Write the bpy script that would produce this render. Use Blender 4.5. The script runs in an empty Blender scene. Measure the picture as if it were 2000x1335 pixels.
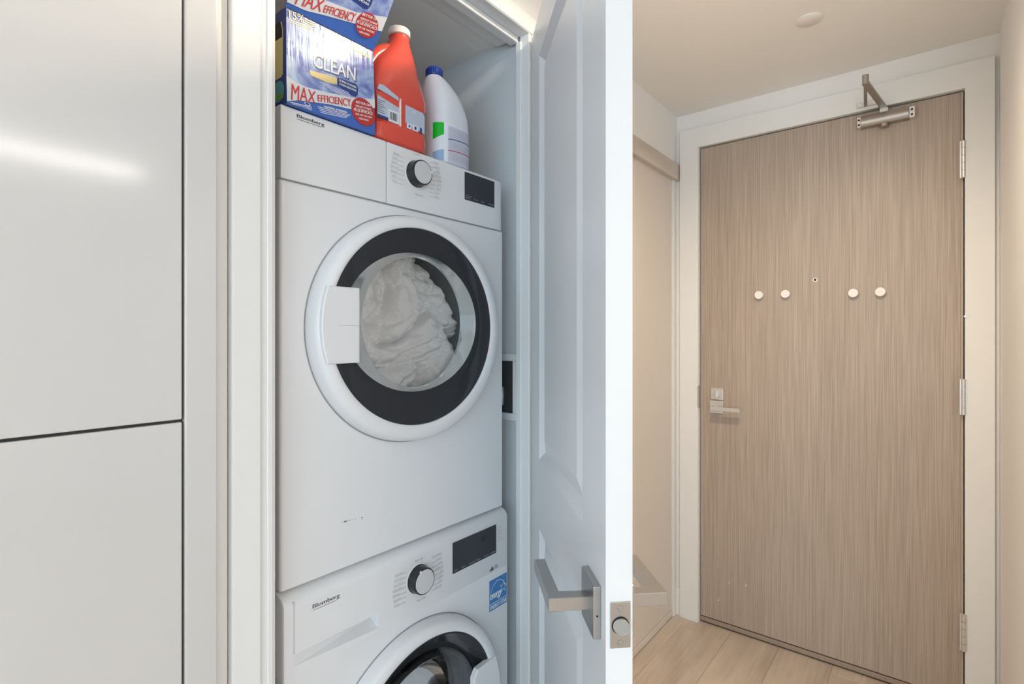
import bpy, bmesh, math, random
from mathutils import Vector, Matrix, noise
random.seed(7)
PI = math.pi
S = bpy.context.scene
COL = S.collection

# ------------------------------------------------------------------ camera
cam_d = bpy.data.cameras.new('camera'); cam = bpy.data.objects.new('camera', cam_d); COL.objects.link(cam)
cam_d.sensor_width = 36.0; cam_d.sensor_fit = 'HORIZONTAL'
cam_d.lens = 36.0 * 1032.5 / 2000.0
cam_d.shift_y = -0.0066
cam_d.clip_start = 0.02
cam.location = (0, 0, 1.2924)
cam.rotation_euler = (PI / 2, 0, math.radians(38.579))
S.camera = cam

# ------------------------------------------------------------------ view + world + lights
S.view_settings.view_transform = 'Standard'; S.view_settings.look = 'None'
S.view_settings.gamma = 1.0; S.view_settings.use_curve_mapping = False
S.view_settings.exposure = 0.0
w = bpy.data.worlds.new('world'); S.world = w; w.use_nodes = True
w.node_tree.nodes['Background'].inputs[0].default_value = (0.86, 0.91, 0.95, 1)
w.node_tree.nodes['Background'].inputs[1].default_value = 1.0

def area(name, loc, target, sx, sy, power, color, spread=PI):
    d = bpy.data.lights.new(name, 'AREA'); d.shape = 'RECTANGLE'; d.size = sx; d.size_y = sy
    d.energy = power; d.color = color; d.spread = spread
    o = bpy.data.objects.new(name, d); COL.objects.link(o); o.location = loc
    o.rotation_euler = (Vector(target) - Vector(loc)).to_track_quat('-Z', 'Y').to_euler()
    return o
def spot(name, loc, target, power, color, angle, blend, radius):
    d = bpy.data.lights.new(name, 'SPOT'); d.energy = power; d.color = color
    d.spot_size = math.radians(angle); d.spot_blend = blend; d.shadow_soft_size = radius
    o = bpy.data.objects.new(name, d); COL.objects.link(o); o.location = loc
    o.rotation_euler = (Vector(target) - Vector(loc)).to_track_quat('-Z', 'Y').to_euler()
    return o
WARM = (1.0, 0.82, 0.62); COOL = (0.57, 0.805, 1.0); NEUT = (1.0, 0.94, 0.88)
# daylight through the big window behind the camera
area('window_daylight', (1.6, -3.85, 1.35), (0.2, 0.6, 1.2), 3.6, 2.0, 104, COOL)
area('living_room_fill', (3.98, -1.3, 1.35), (0.0, -0.6, 1.2), 2.2, 1.7, 21, (1.0, .66, .40))  # added warm fill from the living side
# recessed lamp in the hall ceiling just beyond the open closet door
LAMP = (-0.25, 0.99, 2.285)
spot('hall_downlight', LAMP, (-0.25, 0.99, 0), 61, WARM, 168, 0.6, 0.05)
# linear ceiling lamp over the living area
LIN = (2.12, 0.35, 2.265)
area('linear_lamp_light', LIN, (2.40, 0.35, 0), 0.09, 1.5, 1.5, NEUT)

# ------------------------------------------------------------------ materials
def mat(name, color, rough=0.5, metal=0.0, spec=0.5, coat=0.0, coat_rough=0.05, noise_amt=0.0, noise_scale=20, bump=0.0, bump_scale=60,
        trans=0.0, ior=1.45, emit=None, emit_s=0.0, stretch=(1, 1, 1), sub=0.0):
    m = bpy.data.materials.new(name); m.use_nodes = True
    nt = m.node_tree; b = nt.nodes['Principled BSDF']
    c = (*color, 1.0) if len(color) == 3 else color
    b.inputs['Base Color'].default_value = c
    b.inputs['Roughness'].default_value = rough; b.inputs['Metallic'].default_value = metal
    b.inputs['Specular IOR Level'].default_value = spec
    b.inputs['Coat Weight'].default_value = coat; b.inputs['Coat Roughness'].default_value = coat_rough
    b.inputs['Transmission Weight'].default_value = trans; b.inputs['IOR'].default_value = ior
    if sub:
        b.inputs['Subsurface Weight'].default_value = sub; b.inputs['Subsurface Radius'].default_value = (0.02, 0.02, 0.02)
    if emit:
        b.inputs['Emission Color'].default_value = (*emit, 1); b.inputs['Emission Strength'].default_value = emit_s
    tc = nt.nodes.new('ShaderNodeTexCoord'); mp = nt.nodes.new('ShaderNodeMapping'); mp.inputs['Scale'].default_value = stretch
    nt.links.new(tc.outputs['Object'], mp.inputs['Vector'])
    n = nt.nodes.new('ShaderNodeTexNoise'); n.inputs['Scale'].default_value = noise_scale; n.inputs['Detail'].default_value = 4
    nt.links.new(mp.outputs[0], n.inputs['Vector'])
    a = max(noise_amt, 0.015)
    r = nt.nodes.new('ShaderNodeMix'); r.data_type = 'RGBA'
    r.inputs['A'].default_value = tuple(max(0, x * (1 - a)) for x in c[:3]) + (1,)
    r.inputs['B'].default_value = tuple(min(1, x * (1 + a)) for x in c[:3]) + (1,)
    nt.links.new(n.outputs['Fac'], r.inputs['Factor']); nt.links.new(r.outputs['Result'], b.inputs['Base Color'])
    if bump > 0:
        n2 = nt.nodes.new('ShaderNodeTexNoise'); n2.inputs['Scale'].default_value = bump_scale; n2.inputs['Detail'].default_value = 3
        nt.links.new(mp.outputs[0], n2.inputs['Vector'])
        bp = nt.nodes.new('ShaderNodeBump'); bp.inputs['Strength'].default_value = bump; bp.inputs['Distance'].default_value = 0.002
        nt.links.new(n2.outputs['Fac'], bp.inputs['Height']); nt.links.new(bp.outputs[0], b.inputs['Normal'])
        if coat: nt.links.new(bp.outputs[0], b.inputs['Coat Normal'])
    return m

def glass_mat(name, tint=(1, 1, 1), refl_ior=1.45, rough=0.02):
    m = bpy.data.materials.new(name); m.use_nodes = True; nt = m.node_tree
    nt.nodes.remove(nt.nodes['Principled BSDF']); out = nt.nodes['Material Output']
    t = nt.nodes.new('ShaderNodeBsdfTransparent'); t.inputs[0].default_value = (*tint, 1)
    g = nt.nodes.new('ShaderNodeBsdfGlossy'); g.inputs['Roughness'].default_value = rough
    f = nt.nodes.new('ShaderNodeFresnel'); f.inputs[0].default_value = refl_ior
    mx = nt.nodes.new('ShaderNodeMixShader')
    nt.links.new(f.outputs[0], mx.inputs[0]); nt.links.new(t.outputs[0], mx.inputs[1]); nt.links.new(g.outputs[0], mx.inputs[2])
    nt.links.new(mx.outputs[0], out.inputs[0]); return m

def wood_mat(name, c1, c2, axis='Z', fine=260, rough=0.5, streak=1.0, bump=0.15, coat=0.0):
    m = bpy.data.materials.new(name); m.use_nodes = True; nt = m.node_tree; b = nt.nodes['Principled BSDF']
    tc = nt.nodes.new('ShaderNodeTexCoord'); 
    oi = nt.nodes.new('ShaderNodeObjectInfo')
    ad = nt.nodes.new('ShaderNodeVectorMath'); ad.operation = 'ADD'
    sc = nt.nodes.new('ShaderNodeMath'); sc.operation = 'MULTIPLY'; sc.inputs[1].default_value = 37.0
    nt.links.new(oi.outputs['Random'], sc.inputs[0])
    nt.links.new(tc.outputs['Object'], ad.inputs[0]); nt.links.new(sc.outputs[0], ad.inputs[1])
    def ns(scale, st, det=3, dist=0.0):
        mp = nt.nodes.new('ShaderNodeMapping'); mp.inputs['Scale'].default_value = st
        nt.links.new(ad.outputs[0], mp.inputs['Vector'])
        n = nt.nodes.new('ShaderNodeTexNoise'); n.inputs['Scale'].default_value = scale; n.inputs['Detail'].default_value = det
        n.inputs['Distortion'].default_value = dist
        nt.links.new(mp.outputs[0], n.inputs['Vector']); return n
    k = {'Z': (1, 1, .012), 'Y': (1, .05, 1)}[axis]; k2 = {'Z': (1, 1, .06), 'Y': (1, .18, 1)}[axis]
    n1 = ns(fine, k, 4); n2 = ns(7 if axis == 'Z' else 9, k2, 5, 0.6 if axis == 'Y' else 0.1)
    mx = nt.nodes.new('ShaderNodeMath'); mx.operation = 'MULTIPLY_ADD'; mx.inputs[1].default_value = 0.85 if axis == 'Z' else 0.25
    h = nt.nodes.new('ShaderNodeMath'); h.operation = 'MULTIPLY'; h.inputs[1].default_value = 0.15 if axis == 'Z' else 0.75
    nt.links.new(n2.outputs['Fac'], h.inputs[0]); nt.links.new(n1.outputs['Fac'], mx.inputs[0]); nt.links.new(h.outputs[0], mx.inputs[2])
    cr = nt.nodes.new('ShaderNodeValToRGB'); cr.color_ramp.elements[0].position = 0.5 - 0.16 * streak; cr.color_ramp.elements[1].position = 0.5 + 0.16 * streak
    cr.color_ramp.elements[0].color = (*c1, 1); cr.color_ramp.elements[1].color = (*c2, 1)
    nt.links.new(mx.outputs[0], cr.inputs[0]); nt.links.new(cr.outputs[0], b.inputs['Base Color'])
    b.inputs['Roughness'].default_value = rough; b.inputs['Coat Weight'].default_value = coat; b.inputs['Coat Roughness'].default_value = .2
    bp = nt.nodes.new('ShaderNodeBump'); bp.inputs['Strength'].default_value = bump; bp.inputs['Distance'].default_value = 0.001
    nt.links.new(n1.outputs['Fac'], bp.inputs['Height']); nt.links.new(bp.outputs[0], b.inputs['Normal'])
    return m

M = {}
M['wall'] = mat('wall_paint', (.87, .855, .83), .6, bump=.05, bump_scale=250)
M['ceil'] = mat('ceiling_paint', (.92, .895, .86), .8, bump=.08, bump_scale=200)
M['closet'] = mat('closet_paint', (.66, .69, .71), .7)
M['trim'] = mat('trim_paint', (.84, .835, .82), .35)
M['doorpaint'] = mat('door_paint', (.83, .84, .85), .3)
M['cab'] = mat('gloss_cabinet', (.64, .63, .62), .36, coat=1.0, coat_rough=.115, noise_amt=.02, noise_scale=3)
M['cabdark'] = mat('cabinet_gap', (.05, .05, .05), .8)
M['appl'] = mat('appliance_enamel', (.80, .80, .81), .28, coat=.2, coat_rough=.1)
M['appl_plastic'] = mat('appliance_plastic', (.80, .80, .81), .33)
M['black_gloss'] = mat('black_door_glass', (.018, .018, .021), .10, spec=.6)
M['display'] = mat('dark_display', (.033, .036, .043), .25)
M['grey_ink'] = mat('grey_ink', (.36, .37, .38), .6)
M['pale_ink'] = mat('pale_ink', (.50, .51, .52), .6)
M['dark_ink'] = mat('dark_ink', (.10, .10, .11), .5)
M['white_ink'] = mat('white_ink', (.85, .85, .85), .5)
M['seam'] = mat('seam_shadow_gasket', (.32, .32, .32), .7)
M['glass'] = glass_mat('clear_glass', (.985, .995, .99), 1.35)
M['bowlrim'] = glass_mat('pale_bowl_wall', (.93, .97, .96), 1.6, .06)
_nt = M['bowlrim'].node_tree; _o = _nt.nodes['Material Output']; _l = _o.inputs[0].links[0].from_socket
_d = _nt.nodes.new('ShaderNodeBsdfDiffuse'); _d.inputs[0].default_value = (.74, .80, .80, 1)
_m = _nt.nodes.new('ShaderNodeMixShader'); _m.inputs[0].default_value = .28; _nt.links.new(_l, _m.inputs[1]); _nt.links.new(_d.outputs[0], _m.inputs[2]); _nt.links.new(_m.outputs[0], _o.inputs[0])
M['steel'] = mat('satin_nickel', (.72, .70, .675), .36, metal=.72, noise_amt=.03, noise_scale=90, stretch=(1, 8, 1))
M['lever_steel'] = mat('brushed_lever_steel', (.47, .46, .45), .34, metal=1.0, noise_amt=.03, noise_scale=90, stretch=(1, 8, 1))
M['steel_d'] = mat('closer_aluminium', (.42, .38, .34), .38, metal=.85)
M['drum'] = mat('drum_steel', (.16, .155, .16), .38, metal=.9, bump=.3, bump_scale=90)
M['drum_light'] = mat('dryer_drum', (.88, .89, .89), .5, metal=.0)
M['hole'] = mat('drum_hole', (.01, .01, .01), .5)
M['rubber'] = mat('door_gasket', (.14, .14, .15), .6)
M['cloth'] = mat('white_cotton', (.95, .95, .96), .9, bump=.25, bump_scale=300, noise_amt=.02)
M['entry'] = wood_mat('taupe_veneer', (.345, .272, .215), (.505, .415, .342), 'Z', 380, .40, 1.15)
M['plank'] = wood_mat('oak_plank', (.47, .385, .31), (.68, .575, .48), 'Y', 120, .45, .95, .06)
M['valance'] = wood_mat('pale_valance_wood', (.50, .44, .38), (.70, .64, .56), 'Y', 60, .5, 1.2, .05)
M['sliding'] = mat('sliding_panel', (.76, .70, .63), .35, noise_amt=.02)
M['knobwhite'] = mat('white_knob', (.90, .87, .82), .3)
M['sill'] = mat('door_sweep', (.34, .26, .20), .5)
M['box_blue'] = mat('carton_blue', (.045, .13, .47), .28, coat=.4, coat_rough=.15, bump=.5, bump_scale=30, stretch=(1, 3, .35))
M['box_navy'] = mat('carton_navy', (.025, .05, .22), .35)
M['swirl'] = None
M['box_white'] = mat('carton_white', (.72, .73, .76), .3, coat=.3, coat_rough=.15)
M['box_red'] = mat('carton_red', (.62, .055, .045), .35)
M['disc_red'] = mat('seal_red', (.47, .035, .035), .3)
M['box_yellow'] = mat('carton_yellow', (.78, .60, .25), .35)
M['yellow'] = mat('pale_yellow_print', (.62, .55, .24), .4)
M['teal'] = mat('teal_print', (.10, .32, .38), .4)
M['leafgreen'] = mat('green_print', (.16, .35, .05), .4)
M['board'] = mat('bare_cardboard', (.45, .42, .38), .8)
M['red_plastic'] = mat('red_plastic', (.72, .075, .045), .26, coat=.4, coat_rough=.12, sub=.06)
M['cap_white'] = mat('white_cap_plastic', (.85, .80, .76), .4)
M['label_grey'] = mat('grey_label', (.48, .54, .66), .35)
M['label_navy'] = mat('navy_label', (.03, .05, .20), .35)
M['bottle_white'] = mat('white_plastic', (.74, .77, .83), .35, sub=.1)
M['cap_blue'] = mat('blue_cap_plastic', (.012, .045, .28), .3)
M['green'] = mat('bright_green_print', (.0, .50, .02), .4)
M['label_blue'] = mat('pale_blue_print', (.30, .45, .66), .4)
M['label_white'] = mat('white_label', (.76, .80, .86), .4)
M['lavender'] = mat('lavender_label', (.60, .62, .74), .4)
M['line_blue'] = mat('blue_line', (.12, .20, .42), .5)
M['line_red'] = mat('red_line', (.55, .12, .12), .5)
M['star_blue'] = mat('sticker_blue', (.055, .22, .52), .4)
M['lamp'] = mat('lamp_glow', (1, 1, 1), .5, emit=(1.0, .88, .74), emit_s=70)
M['lamp2'] = mat('linear_lamp_glow', (1, 1, 1), .5, emit=(1.0, .95, .90), emit_s=45)
M['paper'] = mat('wall_plate', (.62, .62, .62), .5)

def swirl_mat():
    m = bpy.data.materials.new('carton_burst_print'); m.use_nodes = True; nt = m.node_tree; b = nt.nodes['Principled BSDF']
    tc = nt.nodes.new('ShaderNodeTexCoord')
    mp = nt.nodes.new('ShaderNodeMapping'); mp.inputs['Scale'].default_value = (1, 1, 1.4)
    nt.links.new(tc.outputs['Object'], mp.inputs['Vector'])
    n = nt.nodes.new('ShaderNodeTexNoise'); n.inputs['Scale'].default_value = 16; n.inputs['Detail'].default_value = 5; n.inputs['Distortion'].default_value = 1.5
    nt.links.new(mp.outputs[0], n.inputs['Vector'])
    cr = nt.nodes.new('ShaderNodeValToRGB')
    e = cr.color_ramp.elements; e[0].position = .34; e[0].color = (.13, .17, .46, 1); e[1].position = .66; e[1].color = (.55, .66, .80, 1)
    x = e.new(.46); x.color = (.27, .34, .62, 1); x = e.new(.56); x.color = (.40, .52, .70, 1)
    nt.links.new(n.outputs['Fac'], cr.inputs[0]); nt.links.new(cr.outputs[0], b.inputs['Base Color'])
    b.inputs['Roughness'].default_value = .3; b.inputs['Specular IOR Level'].default_value = .15; b.inputs['Coat Weight'].default_value = .30; b.inputs['Coat Roughness'].default_value = .14
    mp2 = nt.nodes.new('ShaderNodeMapping'); mp2.inputs['Scale'].default_value = (1, 3, .25)
    nt.links.new(tc.outputs['Object'], mp2.inputs['Vector'])
    n2 = nt.nodes.new('ShaderNodeTexNoise'); n2.inputs['Scale'].default_value = 55; n2.inputs['Detail'].default_value = 2
    nt.links.new(mp2.outputs[0], n2.inputs['Vector'])
    bp = nt.nodes.new('ShaderNodeBump'); bp.inputs['Strength'].default_value = .45; bp.inputs['Distance'].default_value = .0016
    nt.links.new(n2.outputs['Fac'], bp.inputs['Height']); nt.links.new(bp.outputs[0], b.inputs['Normal']); nt.links.new(bp.outputs[0], b.inputs['Coat Normal'])
    return m
M['swirl'] = swirl_mat()

# ------------------------------------------------------------------ object helpers
ORG = {}
def tag(o, label=None, cat=None, group=None, kind=None):
    if label: o['label'] = label
    if cat: o['category'] = cat
    if group: o['group'] = group
    if kind: o['kind'] = kind
    return o
def empty(name, loc, label=None, cat=None, group=None, kind=None, rz=0.0, local=False):
    o = bpy.data.objects.new(name, None); COL.objects.link(o); o.location = loc; o.rotation_euler = (0, 0, rz)
    o.empty_display_size = .05
    ORG[o.name] = Vector((0, 0, 0)) if local else Vector(loc)
    return tag(o, label, cat, group, kind)
def obj(name, bm, m, parent=None, smooth=False, label=None, kind=None):
    """link ONE mesh object. Coordinates are world ones (or the parent's own if it was made local)."""
    me = bpy.data.meshes.new(name)
    org = Vector((0, 0, 0))
    if parent is not None: org = ORG[parent.name]
    else:
        if bm.verts:
            xs = [v.co for v in bm.verts]
            org = Vector(((min(p.x for p in xs) + max(p.x for p in xs)) / 2, (min(p.y for p in xs) + max(p.y for p in xs)) / 2, min(p.z for p in xs)))
    for v in bm.verts: v.co -= org
    bmesh.ops.recalc_face_normals(bm, faces=bm.faces)
    if smooth:
        for f in bm.faces: f.smooth = True
    bm.to_mesh(me); bm.free()
    ms = m if isinstance(m, (list, tuple)) else [m]
    for x in ms: me.materials.append(M[x] if isinstance(x, str) else x)
    o = bpy.data.objects.new(name, me); COL.objects.link(o)
    if parent is not None: o.parent = parent
    else: o.location = org
    ORG[o.name] = org
    if smooth == 'auto' or smooth is True:
        try: me.set_sharp_from_angle(angle=math.radians(38))
        except Exception: pass
    return tag(o, label, kind=kind)
def struct(name, bm, m, label=None, smooth=False):
    return obj(name, bm, m, None, smooth, label, 'structure')
def add_box(bm, x0, x1, y0, y1, z0, z1, bev=0.0, seg=2):
    b = bmesh.new()
    vs = [b.verts.new((x, y, z)) for x in (x0, x1) for y in (y0, y1) for z in (z0, z1)]
    for f in ((0, 1, 3, 2), (4, 6, 7, 5), (0, 4, 5, 1), (2, 3, 7, 6), (0, 2, 6, 4), (1, 5, 7, 3)):
        b.faces.new([vs[i] for i in f])
    if bev > 0: bmesh.ops.bevel(b, geom=b.edges[:], offset=bev, segments=seg, affect='EDGES', profile=.5)
    merge(bm, b)
def merge(bm, b, mtx=None):
    mp = {}
    for v in b.verts: mp[v] = bm.verts.new(mtx @ v.co if mtx else v.co)
    for f in b.faces:
        try:
            nf = bm.faces.new([mp[v] for v in f.verts]); nf.smooth = f.smooth; nf.material_index = f.material_index
        except ValueError: pass
    b.free()
def bx(x0, x1, y0, y1, z0, z1, bev=0.0, seg=2):
    bm = bmesh.new(); add_box(bm, min(x0, x1), max(x0, x1), min(y0, y1), max(y0, y1), min(z0, z1), max(z0, z1), bev, seg); return bm
def frame(o, ux, uy):
    ux = Vector(ux).normalized(); uy = Vector(uy).normalized(); n = ux.cross(uy)
    m = Matrix.Identity(4)
    for i in range(3): m[i][0] = ux[i]; m[i][1] = uy[i]; m[i][2] = n[i]; m[i][3] = o[i]
    return m
def add_poly(bm, mtx, pts, thick=0.0006):
    """flat printed patch with a hair of thickness on plane mtx"""
    top = [bm.verts.new(mtx @ Vector((p[0], p[1], thick))) for p in pts]
    bot = [bm.verts.new(mtx @ Vector((p[0], p[1], -.0001))) for p in pts]
    bm.faces.new(top); n = len(pts)
    for i in range(n): bm.faces.new((bot[i], bot[(i + 1) % n], top[(i + 1) % n], top[i]))
def poly(mtx, pts, thick=.0006):
    bm = bmesh.new(); add_poly(bm, mtx, pts, thick); return bm
def rectp(x0, x1, y0, y1): return [(x0, y0), (x1, y0), (x1, y1), (x0, y1)]
def discp(cx, cy, rx, ry=None, n=36, a0=0, a1=2 * PI):
    ry = ry or rx; full = abs(a1 - a0 - 2 * PI) < 1e-6
    return [(cx + rx * math.cos(a0 + (a1 - a0) * i / (n if full else n - 1)), cy + ry * math.sin(a0 + (a1 - a0) * i / (n if full else n - 1))) for i in range(n)]
_tc = {}
def text_geo(s, bold=False, shear=0.0):
    key = (s, bold, shear)
    if key not in _tc:
        cu = bpy.data.curves.new('t', 'FONT'); cu.body = s; cu.size = 1; cu.resolution_u = 3; cu.shear = shear
        if bold: cu.offset = .012
        o = bpy.data.objects.new('t', cu); COL.objects.link(o)
        bpy.context.view_layer.update()
        me = o.evaluated_get(bpy.context.evaluated_depsgraph_get()).to_mesh()
        vs = [v.co.copy() for v in me.vertices]; fs = [tuple(p.vertices) for p in me.polygons]
        bpy.data.objects.remove(o); bpy.data.curves.remove(cu)
        x0 = min(v.x for v in vs); x1 = max(v.x for v in vs); y0 = min(v.y for v in vs); y1 = max(v.y for v in vs)
        _tc[key] = ([((v.x - x0) / (x1 - x0), (v.y - y0) / (y1 - y0)) for v in vs], fs)
    return _tc[key]
def add_text(bm, mtx, s, x0, x1, y0, y1, lift=.0009, bold=False, shear=0.0, warp=None):
    if bold:
        e = (y1 - y0) * .045 if (y1 - y0) < .5 else (x1 - x0) * .006
        for k in (-1, 1): add_text(bm, mtx, s, x0 + k * e, x1 + k * e, y0, y1, lift - .00005, False, shear, warp)
    vs, fs = text_geo(s, False, shear)
    mp = []
    for u, v in vs:
        x = x0 + (x1 - x0) * u; y = y0 + (y1 - y0) * v
        if warp: x, y = warp(x, y)
        mp.append(bm.verts.new(mtx @ Vector((x, y, lift))))
    for f in fs:
        try: bm.faces.new([mp[i] for i in f])
        except ValueError: pass
def cyl_between(bm, p0, p1, r0, r1=None, n=24, cap=True):
    p0 = Vector(p0); p1 = Vector(p1); r1 = r0 if r1 is None else r1
    d = (p1 - p0).normalized(); a = d.orthogonal().normalized(); b = d.cross(a)
    A = [bm.verts.new(p0 + (a * math.cos(2 * PI * i / n) + b * math.sin(2 * PI * i / n)) * r0) for i in range(n)]
    B = [bm.verts.new(p1 + (a * math.cos(2 * PI * i / n) + b * math.sin(2 * PI * i / n)) * r1) for i in range(n)]
    for i in range(n):
        f = bm.faces.new((A[i], A[(i + 1) % n], B[(i + 1) % n], B[i])); f.smooth = True
    if cap: bm.faces.new(A); bm.faces.new(B)
def lathe(prof, cy, cz, n=96, a0=0.0, a1=2 * PI, close=False, cx=0.0):
    """revolve (x, r) profile round the X axis through (cy, cz)"""
    bm = bmesh.new(); full = abs(a1 - a0 - 2 * PI) < 1e-6; N = n if full else n + 1
    rings = []
    for (x, r) in prof:
        if r < 1e-6: rings.append([bm.verts.new((x + cx, cy, cz))]); continue
        rings.append([bm.verts.new((x + cx, cy + r * math.cos(a0 + (a1 - a0) * i / n), cz + r * math.sin(a0 + (a1 - a0) * i / n))) for i in range(N)])
    pairs = list(zip(rings, rings[1:])) + ([(rings[-1], rings[0])] if close else [])
    for A, B in pairs:
        for i in range(N if full else N - 1):
            j = (i + 1) % N
            if len(A) == 1 and len(B) == 1: continue
            if len(A) == 1: f = bm.faces.new((A[0], B[i], B[j]))
            elif len(B) == 1: f = bm.faces.new((A[i], A[j], B[0]))
            else: f = bm.faces.new((A[i], A[j], B[j], B[i]))
            f.smooth = True
    return bm
def lathe_z(prof, cx, cy, n=48):
    bm = bmesh.new(); rings = []
    for (z, r) in prof:
        if r < 1e-6: rings.append([bm.verts.new((cx, cy, z))]); continue
        rings.append([bm.verts.new((cx + r * math.cos(2 * PI * i / n), cy + r * math.sin(2 * PI * i / n), z)) for i in range(n)])
    for A, B in zip(rings, rings[1:]):
        for i in range(n):
            j = (i + 1) % n
            if len(A) == 1: f = bm.faces.new((A[0], B[i], B[j]))
            elif len(B) == 1: f = bm.faces.new((A[i], A[j], B[0]))
            else: f = bm.faces.new((A[i], A[j], B[j], B[i]))
            f.smooth = True
    return bm
def se(a, hx, hy, e):
    c, s = math.cos(a), math.sin(a)
    return (hx * math.copysign(abs(c) ** (2 / e), c), hy * math.copysign(abs(s) ** (2 / e), s))
def sect(secs, z):
    for A, B in zip(secs, secs[1:]):
        if A[0] <= z <= B[0]:
            t = (z - A[0]) / max(1e-9, B[0] - A[0]); t2 = t
            return [A[i] + (B[i] - A[i]) * t2 for i in range(6)]
    return list(secs[-1] if z > secs[-1][0] else secs[0])
def dense(secs, n):
    """smooth (catmull) resample of (z,cx,cy,hx,hy,e)"""
    out = []
    for k in range(len(secs) - 1):
        p0 = secs[max(k - 1, 0)]; p1 = secs[k]; p2 = secs[k + 1]; p3 = secs[min(k + 2, len(secs) - 1)]
        for j in range(n):
            t = j / n; r = []
            for i in range(6):
                if i == 0: r.append(p1[0] + (p2[0] - p1[0]) * t); continue
                d1 = (p2[i] - p0[i]) / max(1e-6, p2[0] - p0[0]) * (p2[0] - p1[0]); d2 = (p3[i] - p1[i]) / max(1e-6, p3[0] - p1[0]) * (p2[0] - p1[0])
                if k == 0: d1 = 0
                r.append((2 * t ** 3 - 3 * t * t + 1) * p1[i] + (t ** 3 - 2 * t * t + t) * d1 + (-2 * t ** 3 + 3 * t * t) * p2[i] + (t ** 3 - t * t) * d2)
            out.append(tuple(r))
    out.append(tuple(secs[-1])); return out
def loft(secs, n=64, caps=True):
    bm = bmesh.new(); R = []
    for (z, cx, cy, hx, hy, e) in secs:
        R.append([bm.verts.new((cx + se(2 * PI * i / n, hx, hy, e)[0], cy + se(2 * PI * i / n, hx, hy, e)[1], z)) for i in range(n)])
    for A, B in zip(R, R[1:]):
        for i in range(n):
            f = bm.faces.new((A[i], A[(i + 1) % n], B[(i + 1) % n], B[i])); f.smooth = True
    if caps: bm.faces.new(R[0]); bm.faces.new(R[-1])
    return bm
def patch(secs, a0, a1, z0, z1, off=.0008, n=14, nz=6, top=None, bot=None):
    """a label wrapped on a lofted body; top/bot are functions of u giving z"""
    bm = bmesh.new(); G = []
    for i in range(n + 1):
        u = i / n; a = a0 + (a1 - a0) * u; col = []
        zt = top(u) if top else z1; zb = bot(u) if bot else z0
        for j in range(nz + 1):
            z = zb + (zt - zb) * j / nz; q = sect(secs, z); x, y = se(a, q[3] + off, q[4] + off, q[5])
            col.append(bm.verts.new((q[1] + x, q[2] + y, z)))
        G.append(col)
    for i in range(n):
        for j in range(nz):
            f = bm.faces.new((G[i][j], G[i + 1][j], G[i + 1][j + 1], G[i][j + 1])); f.smooth = True
    return bm
def add_tube(bm, pts, r, n=12, flat=1.0):
    pts = [Vector(p) for p in pts]; rings = []
    for i, p in enumerate(pts):
        d = (pts[min(i + 1, len(pts) - 1)] - pts[max(i - 1, 0)]).normalized()
        a = d.cross(Vector((1, 0, .01))).normalized(); b = d.cross(a).normalized()
        rr = r[i] if isinstance(r, (list, tuple)) else r
        rings.append([bm.verts.new(p + a * math.cos(2 * PI * k / n) * rr + b * math.sin(2 * PI * k / n) * rr * flat) for k in range(n)])
    for A, B in zip(rings, rings[1:]):
        for k in range(n):
            f = bm.faces.new((A[k], A[(k + 1) % n], B[(k + 1) % n], B[k])); f.smooth = True
    bm.faces.new(rings[0]); bm.faces.new(rings[-1])
def wall_holes(axis, c0, c1, u0, u1, z0, z1, holes):
    """solid wall slab between c0..c1 on `axis` ('x' or 'y'), spanning u and z, with rectangular holes (u0,u1,z0,z1)"""
    bm = bmesh.new()
    us = sorted({u0, u1, *[h[0] for h in holes], *[h[1] for h in holes]}); zs = sorted({z0, z1, *[h[2] for h in holes], *[h[3] for h in holes]})
    for a, b in zip(us, us[1:]):
        for c, d in zip(zs, zs[1:]):
            m = ((a + b) / 2, (c + d) / 2)
            if any(h[0] < m[0] < h[1] and h[2] < m[1] < h[3] for h in holes): continue
            if axis == 'x': add_box(bm, c0, c1, a, b, c, d)
            else: add_box(bm, a, b, c0, c1, c, d)
    bmesh.ops.remove_doubles(bm, verts=bm.verts[:], dist=1e-5)
    # drop interior duplicate faces
    seen = {}
    for f in bm.faces[:]:
        k = tuple(sorted(v.index for v in f.verts)) if False else tuple(sorted((round(v.co.x, 4), round(v.co.y, 4), round(v.co.z, 4)) for v in f.verts))
        seen.setdefault(k, []).append(f)
    kill = [f for fs in seen.values() if len(fs) > 1 for f in fs]
    if kill: bmesh.ops.delete(bm, geom=kill, context='FACES')
    return bm

# ------------------------------------------------------------------ key dimensions (metres)
CZ = 2.304                       # ceiling
XL = -0.852                      # laundry / cabinet wall face
XH = -0.934                      # hall closet wall face
YE = 2.400                       # entry door wall face
XR = 0.172                       # right hall wall face
OY0, OY1, OZ = 0.433, 1.122, 2.093   # laundry closet opening
DX = -0.870                      # dryer front plane
WX = -0.860                      # washer front plane
DY0, DY1 = 0.458, 1.054
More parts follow.
